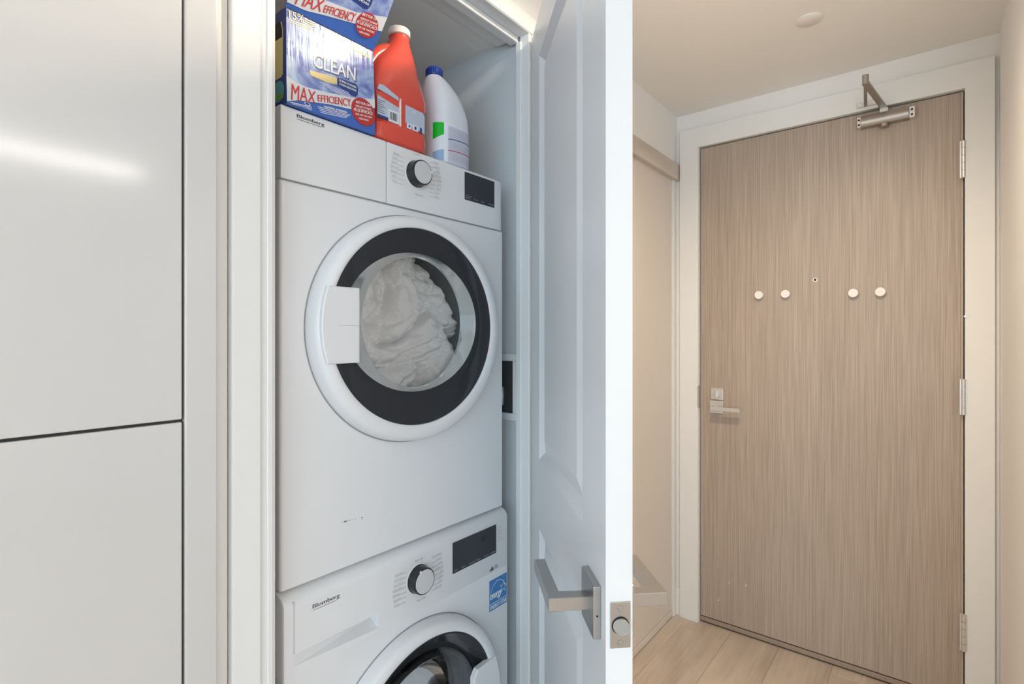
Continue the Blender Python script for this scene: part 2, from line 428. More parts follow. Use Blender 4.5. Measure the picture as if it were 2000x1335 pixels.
# ------------------------------------------------------------------ shell
fl = struct('floor', bx(-1.75, 4.1, -4.1, 2.60, -.08, -.014), 'sill', 'light oak plank floor')
pw = .19; x = -0.69 - pw * 5
k = 0
while x < 4.05:
    y = -4.05 - random.random() * 1.2
    while y < 2.42:
        L = 1.75
        a, b = max(y, -4.05), min(y + L, 2.43)
        x0, x1 = max(x, -1.66), min(x + pw, 4.05)
        if b - a > .02 and x1 - x0 > .02:
            obj('plank', bx(x0 + .0003, x1 - .0003, a + .0003, b - .0003, -.014, 0.0, .0007, 1), 'plank', fl)
        y += L
    x += pw
struct('ceiling', bx(-1.75, 4.1, -4.1, 2.60, CZ, CZ + .1), 'ceil', 'plain pale ceiling above the hall')
struct('wall_laundry', wall_holes('x', -.95, XL, -4.05, 1.25, 0, CZ, [(OY0 - .012, OY1 + .008, -.001, OZ + .012)]), 'wall', 'pale wall round the laundry closet')
struct('wall_hall_left', wall_holes('x', -1.02, XH, 1.25, YE, 0, CZ, [(1.30, 2.368, -.001, 2.045)]), 'wall', 'pale wall above the sliding closet')
struct('wall_entry', wall_holes('y', YE, YE + .12, XH - .08, XR + .1, 0, CZ, [(-.835, .090, -.001, 2.145)]), 'wall', 'end wall holding the entry door')
struct('wall_right', bx(XR, XR + .12, 1.45, YE, 0, CZ), 'wall', 'narrow cream wall right of the entry door')
struct('wall_living_side', bx(XR + .12, 4.05, 1.45, 1.57, 0, CZ), 'wall')
struct('wall_living_right', bx(4.05, 4.15, -4.05, 1.5, 0, CZ), 'wall')
struct('wall_living_back', wall_holes('y', -4.15, -4.05, -.95, 4.15, 0, CZ, [(-.2, 3.4, .35, 2.15)]), 'wall')
struct('wall_outside_entry', bx(-1.0, .3, 2.56, 2.60, -.05, CZ), 'wall')
# hall closet interior backing
struct('wall_hall_closet_back', bx(-1.62, -1.60, 1.25, 2.5, 0, CZ), 'wall')
# laundry closet interior
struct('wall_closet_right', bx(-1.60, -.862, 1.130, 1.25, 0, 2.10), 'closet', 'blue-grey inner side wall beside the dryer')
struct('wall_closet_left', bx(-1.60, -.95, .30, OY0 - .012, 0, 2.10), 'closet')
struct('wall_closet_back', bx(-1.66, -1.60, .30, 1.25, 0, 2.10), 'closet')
struct('ceiling_closet', bx(-1.66, -.868, .30, 1.25, 2.10, 2.16), 'ceil', 'grey closet ceiling over the detergents')
# jambs, stops, casing of the laundry closet
b = bmesh.new()
add_box(b, -.868, -.837, OY1, OY1 + .010, 0, OZ, .0015, 1)
add_box(b, -.868, -.837, OY0 - .014, OY0 - .004, 0, OZ, .0015, 1)
add_box(b, -.95, -.837, OY0 - .004, OY1 + .004, OZ, OZ + .012, .0015, 1)
struct('trim_1', b, 'trim', 'white jamb lining of the laundry closet')
b = bmesh.new()
add_box(b, -.880, -.862, OY1 - .004, OY1 + .012, 0, OZ - .014, .002, 1)
add_box(b, -.900, -.872, OY0, OY1, OZ - .016, OZ, .003, 2)
struct('trim_2', b, 'trim', 'white door stop strip of the laundry closet')
def casing(name, y0, y1, z0, z1, label):
    bm = bmesh.new(); add_box(bm, XL, -.835, y0, y1, z0, z1, .003, 2); return struct(name, bm, 'trim', label)
casing('trim_3', .363, .409, 0, 2.14, 'white casing board left of the laundry closet')
b = bmesh.new(); add_box(b, XL, -.840, .409, OY0 + .001, 0, 2.100, .0015, 1); struct('trim_4', b, 'trim', 'inner jamb edge left of the dryer')
casing('trim_5', .409, 1.19, OZ + .001, 2.14, 'white head casing over the laundry closet')
casing('trim_6', 1.134, 1.185, 0, OZ, 'white casing behind the open closet door')

# ------------------------------------------------------------------ tall cabinet on the left
cab = empty('tall_cabinet', (-.85, -.05, 0), 'tall glossy white cabinet with two flush handleless doors, left of the laundry closet', 'cabinet')
obj('body', bx(-.851, -.832, -.66, .292, .0, 2.29), 'cabdark', cab)
obj('door', bx(-.846, -.825, -.34, .2915, 1.1745, 2.29, .0015, 2), 'cab', cab, label='upper cabinet door')
obj('door', bx(-.846, -.825, -.34, .2915, .02, 1.1705, .0015, 2), 'cab', cab, label='lower cabinet door')
obj('door', bx(-.846, -.825, -.66, -.344, .02, 2.29, .0015, 2), 'cab', cab)
obj('filler_panel', bx(-.851, -.8255, .2950, .3395, .0, 2.30, .003, 3), 'cab', cab)
obj('scribe_strip', bx(-.8515, -.8465, .3395, .362, .0, 2.30, .001, 1), 'trim', cab)

# ------------------------------------------------------------------ laundry closet door, open (local axes: x = along leaf from hinge, y = through it, z up)
D = empty('door_2', (-.835, 1.130, 0), 'open white closet door with raised panels and square nickel lever', 'door', kind='structure', rz=math.radians(-45.144), local=True)
def panelled_leaf():
    bm = bmesh.new(); W, T, z0, z1 = .690, .0375, .012, 2.074
    panels = [(.126, .561, .992, 1.968), (.126, .561, .20, .826)]
    sl, dp = .046, .0085
    def side(n0, sgn):
        xs = [0.004, .126, .561, W]; zs = [z0, .20, .826, .992, 1.968, z1]
        V = {}
        for i, xx in enumerate(xs):
            for j, zz in enumerate(zs): V[i, j] = bm.verts.new((xx, n0, zz))
        for i in range(3):
            for j in range(5):
                if i == 1 and j in (1, 3):
                    o = [V[1, j], V[2, j], V[2, j + 1], V[1, j + 1]]
                    def ins(d, off):
                        return [bm.verts.new((xs[1] + d, n0 + off, zs[j] + d)), bm.verts.new((xs[2] - d, n0 + off, zs[j] + d)), bm.verts.new((xs[2] - d, n0 + off, zs[j + 1] - d)), bm.verts.new((xs[1] + d, n0 + off, zs[j + 1] - d))]
                    a = ins(.022, sgn * .012); c = ins(.056, sgn * .0035)
                    for A, B in ((o, a), (a, c)):
                        for q in range(4): bm.faces.new((A[q], A[(q + 1) % 4], B[(q + 1) % 4], B[q]))
                    bm.faces.new(c)
                else: bm.faces.new((V[i, j], V[i + 1, j], V[i + 1, j + 1], V[i, j + 1]))
        return V, xs, zs
    A, xs, zs = side(0.0, 1); B, _, _ = side(T, -1)
    for i in range(3):
        for j in (0, 5): bm.faces.new((A[i, j], A[i + 1, j], B[i + 1, j], B[i, j]))
    for j in range(5):
        for i in (0, 3): bm.faces.new((A[i, j], A[i, j + 1], B[i, j + 1], B[i, j]))
    return bm
obj('leaf', panelled_leaf(), 'doorpaint', D)
def lever(parent, sgn, n0):
    """sgn -1: inner side (n negative), +1 outer side"""
    r = obj('rosette', bx(.597, .667, n0, n0 + sgn * .011, .866, .940, .0012, 2), 'lever_steel', parent)
    b = bmesh.new(); c = (.632, .905)
    L = [(c[0] + .010, n0 + sgn * .010), (c[0] + .010, n0 + sgn * .070), (c[0] - .125, n0 + sgn * .070), (c[0] - .125, n0 + sgn * .052), (c[0] - .010, n0 + sgn * .052), (c[0] - .010, n0 + sgn * .010)]
    A = [b.verts.new((p[0], p[1], c[1] - .0095)) for p in L]; B = [b.verts.new((p[0], p[1], c[1] + .0095)) for p in L]
    for i in range(6): b.faces.new((A[i], A[(i + 1) % 6], B[(i + 1) % 6], B[i]))
    b.faces.new(A); b.faces.new(B); bmesh.ops.bevel(b, geom=b.edges[:], offset=.0007, segments=1, affect='EDGES')
    return obj('lever_handle', b, 'lever_steel', parent)
lever(D, -1, 0.0); lever(D, 1, .0375)
b = bmesh.new(); cyl_between(b, (.667, -.0055, .899), (.6675, -.0055, .899), .0015, n=10); obj('set_screw', b, 'hole', D)
# latch plate on the leaf edge
pl = obj('latch_plate', bx(.6895, .6915, .006, .0345, .867, .930, .0008, 2), 'lever_steel', D)
b = bmesh.new(); cyl_between(b, (.6912, .0200, .898), (.6918, .0200, .898), .0122, n=32); obj('latch_hole', b, 'hole', pl)
b = bmesh.new()   # bevelled latch bolt
for s_ in (0,):
    n = 20; A = []; B = []
    for i in range(n + 1):
        a = -PI / 2 + PI * i / n
    c = bmesh.new(); cyl_between(c, (.691, .0200, .898), (.7010, .0200, .898), .0108, n=28)
    for v in c.verts:
        if v.co.x > .70: v.co.x = .6935 + .0085 * max(0, min(1, (v.co.y - .0100) / .020))
    merge(b, c)
obj('latch_bolt', b, 'lever_steel', pl)
for z in (.9215, .8745):
    b = bmesh.new(); cyl_between(b, (.6913, .0200, z), (.6925, .0200, z), .0042, .0032, n=20)
    s_ = obj('screw', b, 'lever_steel', pl)
for z in (.25, 1.1, 1.85):
    b = bmesh.new(); cyl_between(b, (-.002, .0415, z - .045), (-.002, .0415, z + .045), .006, n=16); obj('hinge', b, 'steel', D)

# ------------------------------------------------------------------ sliding hall closet
sd = empty('door_3', (-.96, 1.8, 0), 'plain beige sliding closet door beyond the open door', 'door', kind='structure')
obj('panel', bx(-.962, -.942, 1.80, 2.355, .032, 2.02, .001, 1), 'sliding', sd)
obj('bottom_rail', bx(-.962, -.938, 1.80, 2.355, .004, .030, .001, 1), 'sliding', sd)
obj('panel', bx(-.992, -.970, 1.30, 1.86, .004, 2.02, .001, 1), 'sliding', sd)
struct('trim_7', bx(-.975, -.918, 1.28, 2.394, 2.006, 2.079, .0015, 2), 'valance', 'pale wood-grained valance over the sliding closet door')
struct('trim_8', bx(-.99, -.936, 2.360, 2.396, 0, 2.02, .001, 1), 'trim', 'narrow jamb strip at the sliding door edge')
struct('baseboard_entry', bx(XH, -.9135, 2.388, 2.400, 0, .125, .002, 2), 'trim', 'short baseboard piece left of the entry door casing')

# ------------------------------------------------------------------ entry door
T1, T2, T3 = 2.381, -.913, .160
def entry_casing(): return wall_holes('y', T1, YE + .001, T2, T3, 0, 2.225, [(-.829, .084, -.001, 2.138)])
_c = struct('trim_9', entry_casing(), 'trim', 'wide flat white casing round the entry door')
_bv = _c.modifiers.new('bevel', 'BEVEL'); _bv.width = .003; _bv.segments = 2; _bv.limit_method = 'ANGLE'
b = bmesh.new()
add_box(b, -.836, -.8275, 2.392, 2.52, 0, 2.146); add_box(b, .0835, .091, 2.392, 2.52, 0, 2.146); add_box(b, -.8275, .0835, 2.392, 2.52, 2.1385, 2.147)
struct('trim_10', b, 'trim', 'painted jamb inside the entry casing')
E_ = empty('door_1', (-.37, 2.42, 0), 'taupe wood-veneer entry door at the end of the hall', 'door', kind='structure')
obj('leaf', bx(-.824, .0735, 2.400, 2.445, .030, 2.134, .0015, 1), 'entry', E_)
obj('edge_strip', bx(.0735, .0800, 2.401, 2.445, .030, 2.134), mat('edge_taupe', (.50, .41, .33), .5), E_)
obj('door_sweep', bx(-.824, .080, 2.398, 2.410, .008, .026, .001, 1), 'sill', E_)
struct('threshold_1', bx(-.83, .084, 2.412, 2.55, 0, .012), 'cabdark')
YF = 2.400
def fr_y(x, z, y=YF): return frame((x, y, z), (1, 0, 0), (0, 0, 1))     # faces -Y
# lock + lever
b = bmesh.new(); add_box(b, -.775, -.724, YF - .008, YF, 1.008, 1.058, .001, 2); dl = obj('deadbolt_plate', b, 'steel', E_)
b = bmesh.new(); cyl_between(b, (-.749, YF - .007, 1.033), (-.749, YF - .013, 1.033), .013, n=28); add_box(b, -.7525, -.7455, YF - .026, YF - .012, 1.017, 1.049, .0015, 2); obj('thumb_turn', b, 'steel', dl)
b = bmesh.new(); add_box(b, -.780, -.723, YF - .010, YF, .948, 1.003, .001, 2); lv = obj('lever_plate', b, 'steel', E_)
b = bmesh.new(); add_box(b, -.7600, -.7440, YF - .055, YF - .009, .966, .982, .001, 1); add_box(b, -.7600, -.640, YF - .066, YF - .050, .966, .982, .001, 2); obj('lever_handle', b, 'steel', lv)
b = bmesh.new(); add_box(b, -.833, -.8268, 2.3800, 2.399, .965, 1.066, .0006, 1); obj('strike_plate', b, 'steel', E_)
# peephole
b = bmesh.new(); cyl_between(b, (-.369, YF, 1.513), (-.369, YF - .003, 1.513), .0085, n=28); pk = obj('peephole', b, 'knobwhite', E_)
b = bmesh.new(); cyl_between(b, (-.369, YF - .003, 1.513), (-.369, YF - .0036, 1.513), .0050, n=20); obj('lens', b, 'hole', pk)
# four white knobs
for i, (x, lab) in enumerate(((-.575, 'white round knob on the entry door, first from its lock side'), (-.474, 'white round knob on the entry door, second from its lock side'), (-.240, 'white round knob on the entry door, second from its hinge side'), (-.155, 'white round knob on the entry door, nearest its hinge side'))):
    b = bmesh.new(); z = 1.461 if i < 2 else 1.453
    prof = [(0, .0), (0, .0155), (.010, .0155), (.011, .0165), (.018, .0168), (.020, .0155), (.0205, .0)]
    n = 36; rings = []
    for (d, r) in prof:
        rings.append([b.verts.new((x + r * math.cos(2 * PI * q / n), YF - d, z + r * math.sin(2 * PI * q / n))) for q in range(n)] if r > 0 else [b.verts.new((x, YF - d, z))])
    for A, B in zip(rings, rings[1:]):
        for q in range(n):
            j = (q + 1) % n
            if len(A) == 1: b.faces.new((A[0], B[q], B[j]))
            elif len(B) == 1: b.faces.new((A[q], A[j], B[0]))
            else: b.faces.new((A[q], A[j], B[j], B[q]))
    o = obj('wall_knob', b, 'knobwhite', None, 'auto', lab); o['category'] = 'knob'; o['group'] = 'white knobs across the entry door'
b = bmesh.new()
for (x, z, r) in ((-.745, .119, .0030), (-.743, .128, .0020), (-.699, .211, .0030), (-.628, .222, .0032), (-.632, .216, .0018)): add_poly(b, fr_y(0, 0), discp(x, z, r * .7, r, 9), .0004)
obj('paint_speck', b, 'knobwhite', E_, kind='stuff')
# hinges
for i, (z0, z1) in enumerate(((1.832, 1.958), (1.020, 1.142), (.212, .338))):
    b = bmesh.new()
    for q in range(5):
        a = z0 + (z1 - z0) * q / 5; cyl_between(b, (.0800, 2.3785, a + .0006), (.0800, 2.3785, a + (z1 - z0) / 5 - .0006), .0068, n=20)
    add_box(b, .0700, .0835, 2.3790, 2.3805, z0, z1); add_box(b, .0835, .0900, 2.3795, 2.3812, z0, z1)
    obj('hinge', b, 'steel', E_, smooth=True)
b = bmesh.new(); cyl_between(b, (.0845, 2.386, 1.357), (.0845, 2.378, 1.357), .004, n=16); add_box(b, .086, .095, 2.380, 2.386, 1.353, 1.361, .001, 1); obj('door_catch', b, 'steel', E_)
# closer
cl = empty('door_closer', (-.14, 2.37, 2.07), 'grey metal hydraulic door closer with folded arm at the top of the entry door', 'door closer')
b = bmesh.new()
prof = [(0, -.020), (-.030, -.020), (-.036, -.014), (-.038, 0), (-.036, .014), (-.028, .022), (0, .022)]
def extr_x(bm, prof, x0, x1, y, z, m=0):
    A = [bm.verts.new((x0, y + p[0], z + p[1])) for p in prof]; B = [bm.verts.new((x1, y + p[0], z + p[1])) for p in prof]
    n = len(prof)
    for i in range(n): bm.faces.new((A[i], A[(i + 1) % n], B[(i + 1) % n], B[i]))
    bm.faces.new(A); bm.faces.new(B)
extr_x(b, prof, -.214, -.070, 2.399, 2.092); bd = obj('body', b, 'steel_d', cl, smooth=True)
for (a, c) in ((-.226, -.2145), (-.0695, -.052)):
    q = obj('end_bracket', bx(a, c, 2.372, 2.3995, 2.073, 2.112, .001, 1), 'steel', cl)
    for z in (2.083, 2.101):
        b = bmesh.new(); cyl_between(b, ((a + c) / 2, 2.3725, z), ((a + c) / 2, 2.3705, z), .0035, n=14); obj('bolt', b, 'hole', q)
b = bmesh.new(); cyl_between(b, (-.143, 2.380, 2.073), (-.143, 2.380, 2.060), .014, n=28); obj('spindle_cap', b, 'steel_d', cl, smooth=True)
b = bmesh.new(); add_box(b, -.156, -.130, 2.370, 2.390, 2.114, 2.128, .001, 1); obj('arm_socket', b, 'steel', cl)
def bar(bm, p0, p1, w, t):
    p0 = Vector(p0); p1 = Vector(p1); d = (p1 - p0).normalized(); u = d.cross(Vector((0, 0, 1))).normalized() * w / 2; v = d.cross(u).normalized() * t / 2
    A = [bm.verts.new(p0 + s * u + r * v) for s, r in ((-1, -1), (1, -1), (1, 1), (-1, 1))]; B = [bm.verts.new(p1 + s * u + r * v) for s, r in ((-1, -1), (1, -1), (1, 1), (-1, 1))]
    for i in range(4): bm.faces.new((A[i], A[(i + 1) % 4], B[(i + 1) % 4], B[i]))
    bm.faces.new(A); bm.faces.new(B)
EL = (-.178, 2.115, 2.135)      # elbow sticks out into the hall
b = bmesh.new(); bar(b, (-.143, 2.380, 2.130), EL, .020, .006); obj('main_arm', b, 'steel_d', cl)
b = bmesh.new(); bar(b, EL, (-.200, 2.378, 2.152), .010, .008); obj('link_arm', b, 'steel_d', cl)
b = bmesh.new(); cyl_between(b, (EL[0], EL[1], 2.128), (EL[0], EL[1], 2.160), .0095, n=20); obj('elbow_joint', b, 'steel_d', cl, smooth=True)
q = obj('foot_plate', bx(-.228, -.165, 2.370, 2.3812, 2.148, 2.166, .001, 1), 'steel', cl)
for x in (-.219, -.187, -.174):
    b = bmesh.new(); cyl_between(b, (x, 2.370, 2.157), (x, 2.3685, 2.157), .0038, n=14); obj('screw', b, 'knobwhite', q)
# ceiling cover plate + lamps
b = lathe_z([(CZ, .0), (CZ, .037), (CZ - .004, .038), (CZ - .007, .034), (CZ - .0075, 0)], -.312, 1.919, 48)
o = obj('ceiling_cover', b, mat('cover_paint', (.84, .80, .74), .5), None, True, 'small round pale cover plate on the hall ceiling'); o['category'] = 'ceiling cover'
dlg = empty('downlight', (LAMP[0], LAMP[1], CZ), 'round recessed downlight in the ceiling beyond the open closet door', 'ceiling light')
bm_ = lathe_z([(CZ - .001, .060), (CZ - .006, .060), (CZ - .008, .048), (CZ - .001, .046)], LAMP[0], LAMP[1], 40); obj('trim_ring', bm_, 'trim', dlg, True)
bm_ = lathe_z([(CZ - .003, .0), (CZ - .003, .046)], LAMP[0], LAMP[1], 40); obj('lens', bm_, 'lamp', dlg, True)
ll = empty('linear_light', (LIN[0], LIN[1], CZ), 'long slim ceiling light over the living area', 'ceiling light')
obj('housing', bx(LIN[0] - .05, LIN[0] + .05, LIN[1] - .77, LIN[1] + .77, LIN[2] + .012, CZ, .002, 1), 'trim', ll)
obj('diffuser', bx(LIN[0] - .045, LIN[0] + .045, LIN[1] - .75, LIN[1] + .75, LIN[2] + .004, LIN[2] + .012), 'lamp2', ll)

# ------------------------------------------------------------------ appliances
def front_shell(bm, xf, y0, y1, z0, z1, cy, cz, R, xb, fil=.010, ztopfil=None, top_open=False):
    """front sheet with a round hole, filleted edges, sides and back"""
    ang = [2 * PI * i / 96 for i in range(96)]
    for (py, pz) in ((y0, z0), (y1, z0), (y1, z1), (y0, z1)): ang.append(math.atan2(pz - cz, py - cy) % (2 * PI))
    ang = sorted(set(round(a, 6) for a in ang))
    tf = ztopfil if ztopfil is not None else fil
    def rect(a, iy, ib, it):
        c, s = math.cos(a), math.sin(a); best = 1e9
        a0, a1, b0, b1 = y0 + iy - cy, y1 - iy - cy, z0 + ib - cz, z1 - it - cz
        # keep the corner topology: map by the full rectangle then clamp inside
        A0, A1, B0, B1 = y0 - cy, y1 - cy, z0 - cz, z1 - cz
        for (lim, comp) in ((A0, c), (A1, c)):
            if abs(comp) > 1e-9 and lim / comp > 0: best = min(best, lim / comp)
        for (lim, comp) in ((B0, s), (B1, s)):
            if abs(comp) > 1e-9 and lim / comp > 0: best = min(best, lim / comp)
        yy, zz = best * c, best * s
        return min(max(yy, a0), a1) + cy, min(max(zz, b0), b1) + cz
    rings = [[bm.verts.new((xf - .012, cy + R * math.cos(a), cz + R * math.sin(a))) for a in ang], [bm.verts.new((xf, cy + R * math.cos(a), cz + R * math.sin(a))) for a in ang]]
    for k in range(7):
        t = k / 6 * PI / 2
        rings.append([bm.verts.new((xf - (fil if True else 0) * (1 - math.cos(t)) * (1.0 if tf == fil else 1.0), *rect(a, fil * (1 - math.sin(t)), 0.001, tf * (1 - math.sin(t))))) for a in ang])
    rings.append([bm.verts.new((xb, *rect(a, 0, 0, 0))) for a in ang])
    n = len(ang)
    for A, B in zip(rings, rings[1:]):
        for i in range(n):
            f = bm.faces.new((A[i], A[(i + 1) % n], B[(i + 1) % n], B[i])); f.smooth = True
    bm.faces.new(rings[-1])

def dial(parent, xf, y, z, r=.0275, notch=0.0):
    k = obj('dial', lathe([(xf, .0), (xf, r + .0008), (xf + .003, r + .0008), (xf + .0035, r), (xf + .019, r * .98), (xf + .021, r * .95), (xf + .021, 0)], y, z, 56), 'black_gloss', parent, True, 'black dial knob with silver face')
    obj('dial_face', lathe([(xf + .0205, .0), (xf + .0205, r * .885), (xf + .0222, r * .86), (xf + .0222, 0)], y, z, 48), 'label_grey' if False else mat('dial_face_silver', (.62, .62, .63), .35), k, True)
    b = bmesh.new(); m = frame((xf + .0212, y, z), (0, math.cos(notch), math.sin(notch)), (0, -math.sin(notch), math.cos(notch)))
    add_poly(b, m, rectp(r * .80, r * 1.01, -.0022, .0022), .0012)
    obj('pointer', b, 'white_ink', k)
    obj('dial_ring', lathe([(xf + .0002, r * 1.03), (xf + .0010, r * 1.06), (xf + .0010, r * 1.16), (xf + .0002, r * 1.18)], y, z, 56), 'appl_plastic', parent, True)

def cycle_print(parent, xf, y, z, left, right, top, bottom, rows=.0095, gap=.046, w=.022):
    F = frame((xf, y, z), (0, 1, 0), (0, 0, 1)); b = bmesh.new(); h = .0032
    nL = len(left)
    for i, s in enumerate(left):
        zz = (nL - 1) / 2 * rows - i * rows; L = .00155 * len(s) + .004; x0 = -gap - w - .004 + abs(i - nL / 2) * .002
        add_text(b, F, s, x0, x0 + L, zz, zz + h, .0004)
        add_poly(b, F, [(x0, zz - .0022), (-gap * .80, zz - .0022), (-gap * .80, zz - .0017), (x0, zz - .0017)], .0003)
    nR = len(right)
    for i, s in enumerate(right):
        zz = (nR - 1) / 2 * rows - i * rows; L = .00155 * len(s) + .004; x1 = gap + w + .004 - abs(i - nR / 2) * .002
        add_text(b, F, s, x1 - L, x1, zz, zz + h, .0004)
        add_poly(b, F, [(gap * .80, zz - .0022), (x1, zz - .0022), (x1, zz - .0017), (gap * .80, zz - .0017)], .0003)
    if top: add_text(b, F, top, -.012, .010, .0415, .0450, .0004)
    if bottom: add_text(b, F, bottom, -.006, .018, -.0450, -.0415, .0004)
    obj('cycle_lettering', b, 'grey_ink', parent, kind='stuff')

def logo(parent, xf, y0, y1, z0, z1):
    b = bmesh.new(); F = frame((xf, 0, 0), (0, 1, 0), (0, 0, 1))
    add_text(b, F, 'Blomberg', y0, y1, z0 + .0022, z1, .0005, bold=True)
    add_poly(b, F, rectp(y0 + .001, y1 - .006, z0 + .0008, z0 + .0016), .0004)
    obj('logo', b, 'dark_ink', parent)

def display(parent, xf, y0, y1, z0, z1, words, digit=None):
    d = obj('display', bx(xf - .001, xf + .0010, y0, y1, z0, z1, .0006, 1), 'display', parent)
    b = bmesh.new(); F = frame((xf + .0009, 0, 0), (0, 1, 0), (0, 0, 1)); n = len(words); st = (y1 - y0) / n
    for i, wd in enumerate(words):
        ws = wd.split('\n')
        for k, q in enumerate(ws):
            add_text(b, F, q, y0 + st * i + st * .12, y0 + st * i + st * .12 + min(st * .78, .0022 * len(q) + .004), z0 + .0045 + (len(ws) - 1 - k) * .0040, z0 + .0072 + (len(ws) - 1 - k) * .0040, .0004)
    obj('display_lettering', b, 'pale_ink', d)
    if digit:
        obj('display_key', bx(xf + .0008, xf + .0016, *digit, .0003, 1), 'black_gloss', d)
    return d

YC = .757
# --- dryer
dr = empty('tumble_dryer', (-1.15, YC, .852), 'white front-loading dryer with full black-rimmed porthole, stacked on the washer', 'dryer')
DZ0, DZ1, SEAM = .8535, 1.687, 1.560
b = bmesh.new(); front_shell(b, DX, DY0, DY1, DZ0, SEAM, YC, 1.310, .175, -1.46, .007)
obj('cabinet', b, 'appl', dr, True)
obj('top_housing', bx(-1.46, DX - .006, DY0 + .001, DY1 - .001, SEAM, DZ1 - .001, .004, 2), 'appl', dr)
# control fascia with a rounded right end
def fascia(y0, y1, z0, z1, x, th, rr, rt=.004, bot=.0005):
    bm = bmesh.new(); pts = []
    pr = [(y0, x - th), (y0, x - .0008), (y0 + .0008, x)]
    n = 8
    for i in range(n + 1):
        a = PI / 2 * i / n; pr.append((y1 - rr[0] + rr[0] * math.sin(a), x - rr[1] + rr[1] * math.cos(a)))
    pr.append((y1, x - th))
    lv = [(z0 + bot, 0), (z1 - rt, 0)] + [(z1 - rt + rt * math.sin(PI / 2 * k / 4), rt * (1 - math.cos(PI / 2 * k / 4))) for k in range(1, 5)]
    R = []
    for (z, ins) in lv: R.append([bm.verts.new((max(p[1] - ins, x - th), min(max(p[0], y0 + ins * .5), y1 - ins), z)) for p in pr])
    for A, B in zip(R, R[1:]):
        for i in range(len(pr) - 1):
            f = bm.faces.new((A[i], A[i + 1], B[i + 1], B[i])); f.smooth = True
    bm.faces.new(R[0]); bm.faces.new(R[-1])
    for i in range(len(R) - 1): bm.faces.new((R[i][0], R[i + 1][0], R[i + 1][-1], R[i][-1]))
    return bm
cp = obj('control_panel', fascia(.6815, DY1, SEAM + .0007, DZ1, DX + .0012, .02, (.034, .010)), 'appl_plastic', dr, 'auto')
tk = obj('tank_drawer', fascia(DY0, .6795, SEAM + .0007, DZ1, DX + .0012, .02, (.0010, .0010)), 'appl_plastic', dr, 'auto')
obj('seam_gasket', bx(DX - .012, DX - .004, DY0 + .002, DY1 - .004, SEAM - .002, SEAM + .003), 'seam', dr)
FXD = DX + .0013
logo(tk, FXD, .487, .540, 1.6685, 1.6785)
dial(cp, FXD, .760, 1.638, .0272, .25)
cycle_print(cp, FXD, .762, 1.638, ['Sanitize', 'Towels', 'Normal', 'Heavy Duty', 'Delicate', 'Quick', 'Jeans'], ['Hygiene', 'Shirts', 'Bulky', 'Dark Care', 'Mixed', 'Sports', 'Timed', 'Rack Dry', 'Freshen'], 'Cotton', 'Sensor')
display(cp, FXD, .909, 1.017, 1.614, 1.680, ['Dryness\nLevel', 'Speed', 'Time', 'Start/Pause'])
b = bmesh.new(); F = frame((FXD - .0012, 0, 0), (0, 1, 0), (0, 0, 1))
for i, s in enumerate(['Wrinkle', 'Buzzer', 'Lint', 'Tank', 'Lock']): add_text(b, F, s, 1.0215, 1.0215 + .0021 * len(s), 1.660 - i * .0085, 1.6632 - i * .0085, .0008)
obj('status_lettering', b, 'pale_ink', cp)
# worn specks on the lower front
b = bmesh.new(); F = frame((DX, 0, 0), (0, 1, 0), (0, 0, 1))
for (y, z, r) in ((.584, .9405, .0014), (.588, .9402, .0011), (.594, .9398, .0007), (.600, .9393, .0006), (.607, .9388, .0006), (.622, .938, .0010), (.6225, .9345, .0006), (.578, .9402, .0006)):
    add_poly(b, F, discp(y, z, r * 1.5, r, 10), .0004)
obj('scuff_mark', b, 'dark_ink', dr)
def ellathe(prof, n=128):
    """stack of upright ovals (x, yc, zc, hy, hz[, exponent])"""
    bm = bmesh.new(); R = []
    for p in prof:
        e = p[5] if len(p) > 5 else 2.0
        R.append([bm.verts.new((p[0], p[1] + se(2 * PI * i / n, p[3], p[4], e)[0], p[2] + se(2 * PI * i / n, p[3], p[4], e)[1])) for i in range(n)])
    for A, B in zip(R, R[1:]):
        for i in range(n):
            f = bm.faces.new((A[i], A[(i + 1) % n], B[(i + 1) % n], B[i])); f.smooth = True
    return bm, R
def mixp(a, b, t): return tuple(x + (y - x) * t for x, y in zip(a, b))
def porthole(root, xf, proud, outer, black, win, win_dx):
    """outer/black/win = (yc, zc, hy, hz); ring stands `proud` of xf, dark glass slopes to the window rim"""
    xp = xf + proud; o = outer; k = black
    def off(t, d): return (t[0], t[1], t[2] + d, t[3] + d)
    P = [(xf - .004, *off(o, .001)), (xf + .001, *off(o, .001)), (xf + proud * .62, *off(o, -.002)), (xf + proud * .84, *off(o, -.0055)), (xf + proud * .96, *off(o, -.011)),
         (xp + .0005, *mixp(off(o, -.018), off(k, .004), .35)), (xp, *off(k, .003)), (xp - .0015, *off(k, .0005)), (xp - .007, *off(k, -.001)), (xp - .009, *off(k, -.004))]
    bm, _ = ellathe(P); d = obj('porthole_door', bm, 'appl_plastic', root, True)
    bm, _ = ellathe([(xf - .002, *off(o, .0)), (xf - .002, *off(o, .0030)), (xf + .0012, *off(o, .0030)), (xf + .0014, *off(o, .0))]); obj('rim_shadow_line', bm, 'seam', d, True)  # thin grey ring painted in as the contact shadow where door meets body
    xw = xf + win_dx
    P = [(xp - .004, *off(k, .0005)), (xp - .003, *off(k, -.004))] + [(xp - .003 + (xw - xp + .003) * t, *mixp(off(k, -.004), win, t)) for t in (.3, .6, .96)] + [(xw - .001, *win)]
    bm, _ = ellathe(P); obj('black_glass_rim', bm, 'black_gloss', d, True)
    return d
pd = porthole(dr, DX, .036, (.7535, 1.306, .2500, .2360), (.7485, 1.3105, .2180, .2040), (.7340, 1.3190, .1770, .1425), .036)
xw = DX + .036
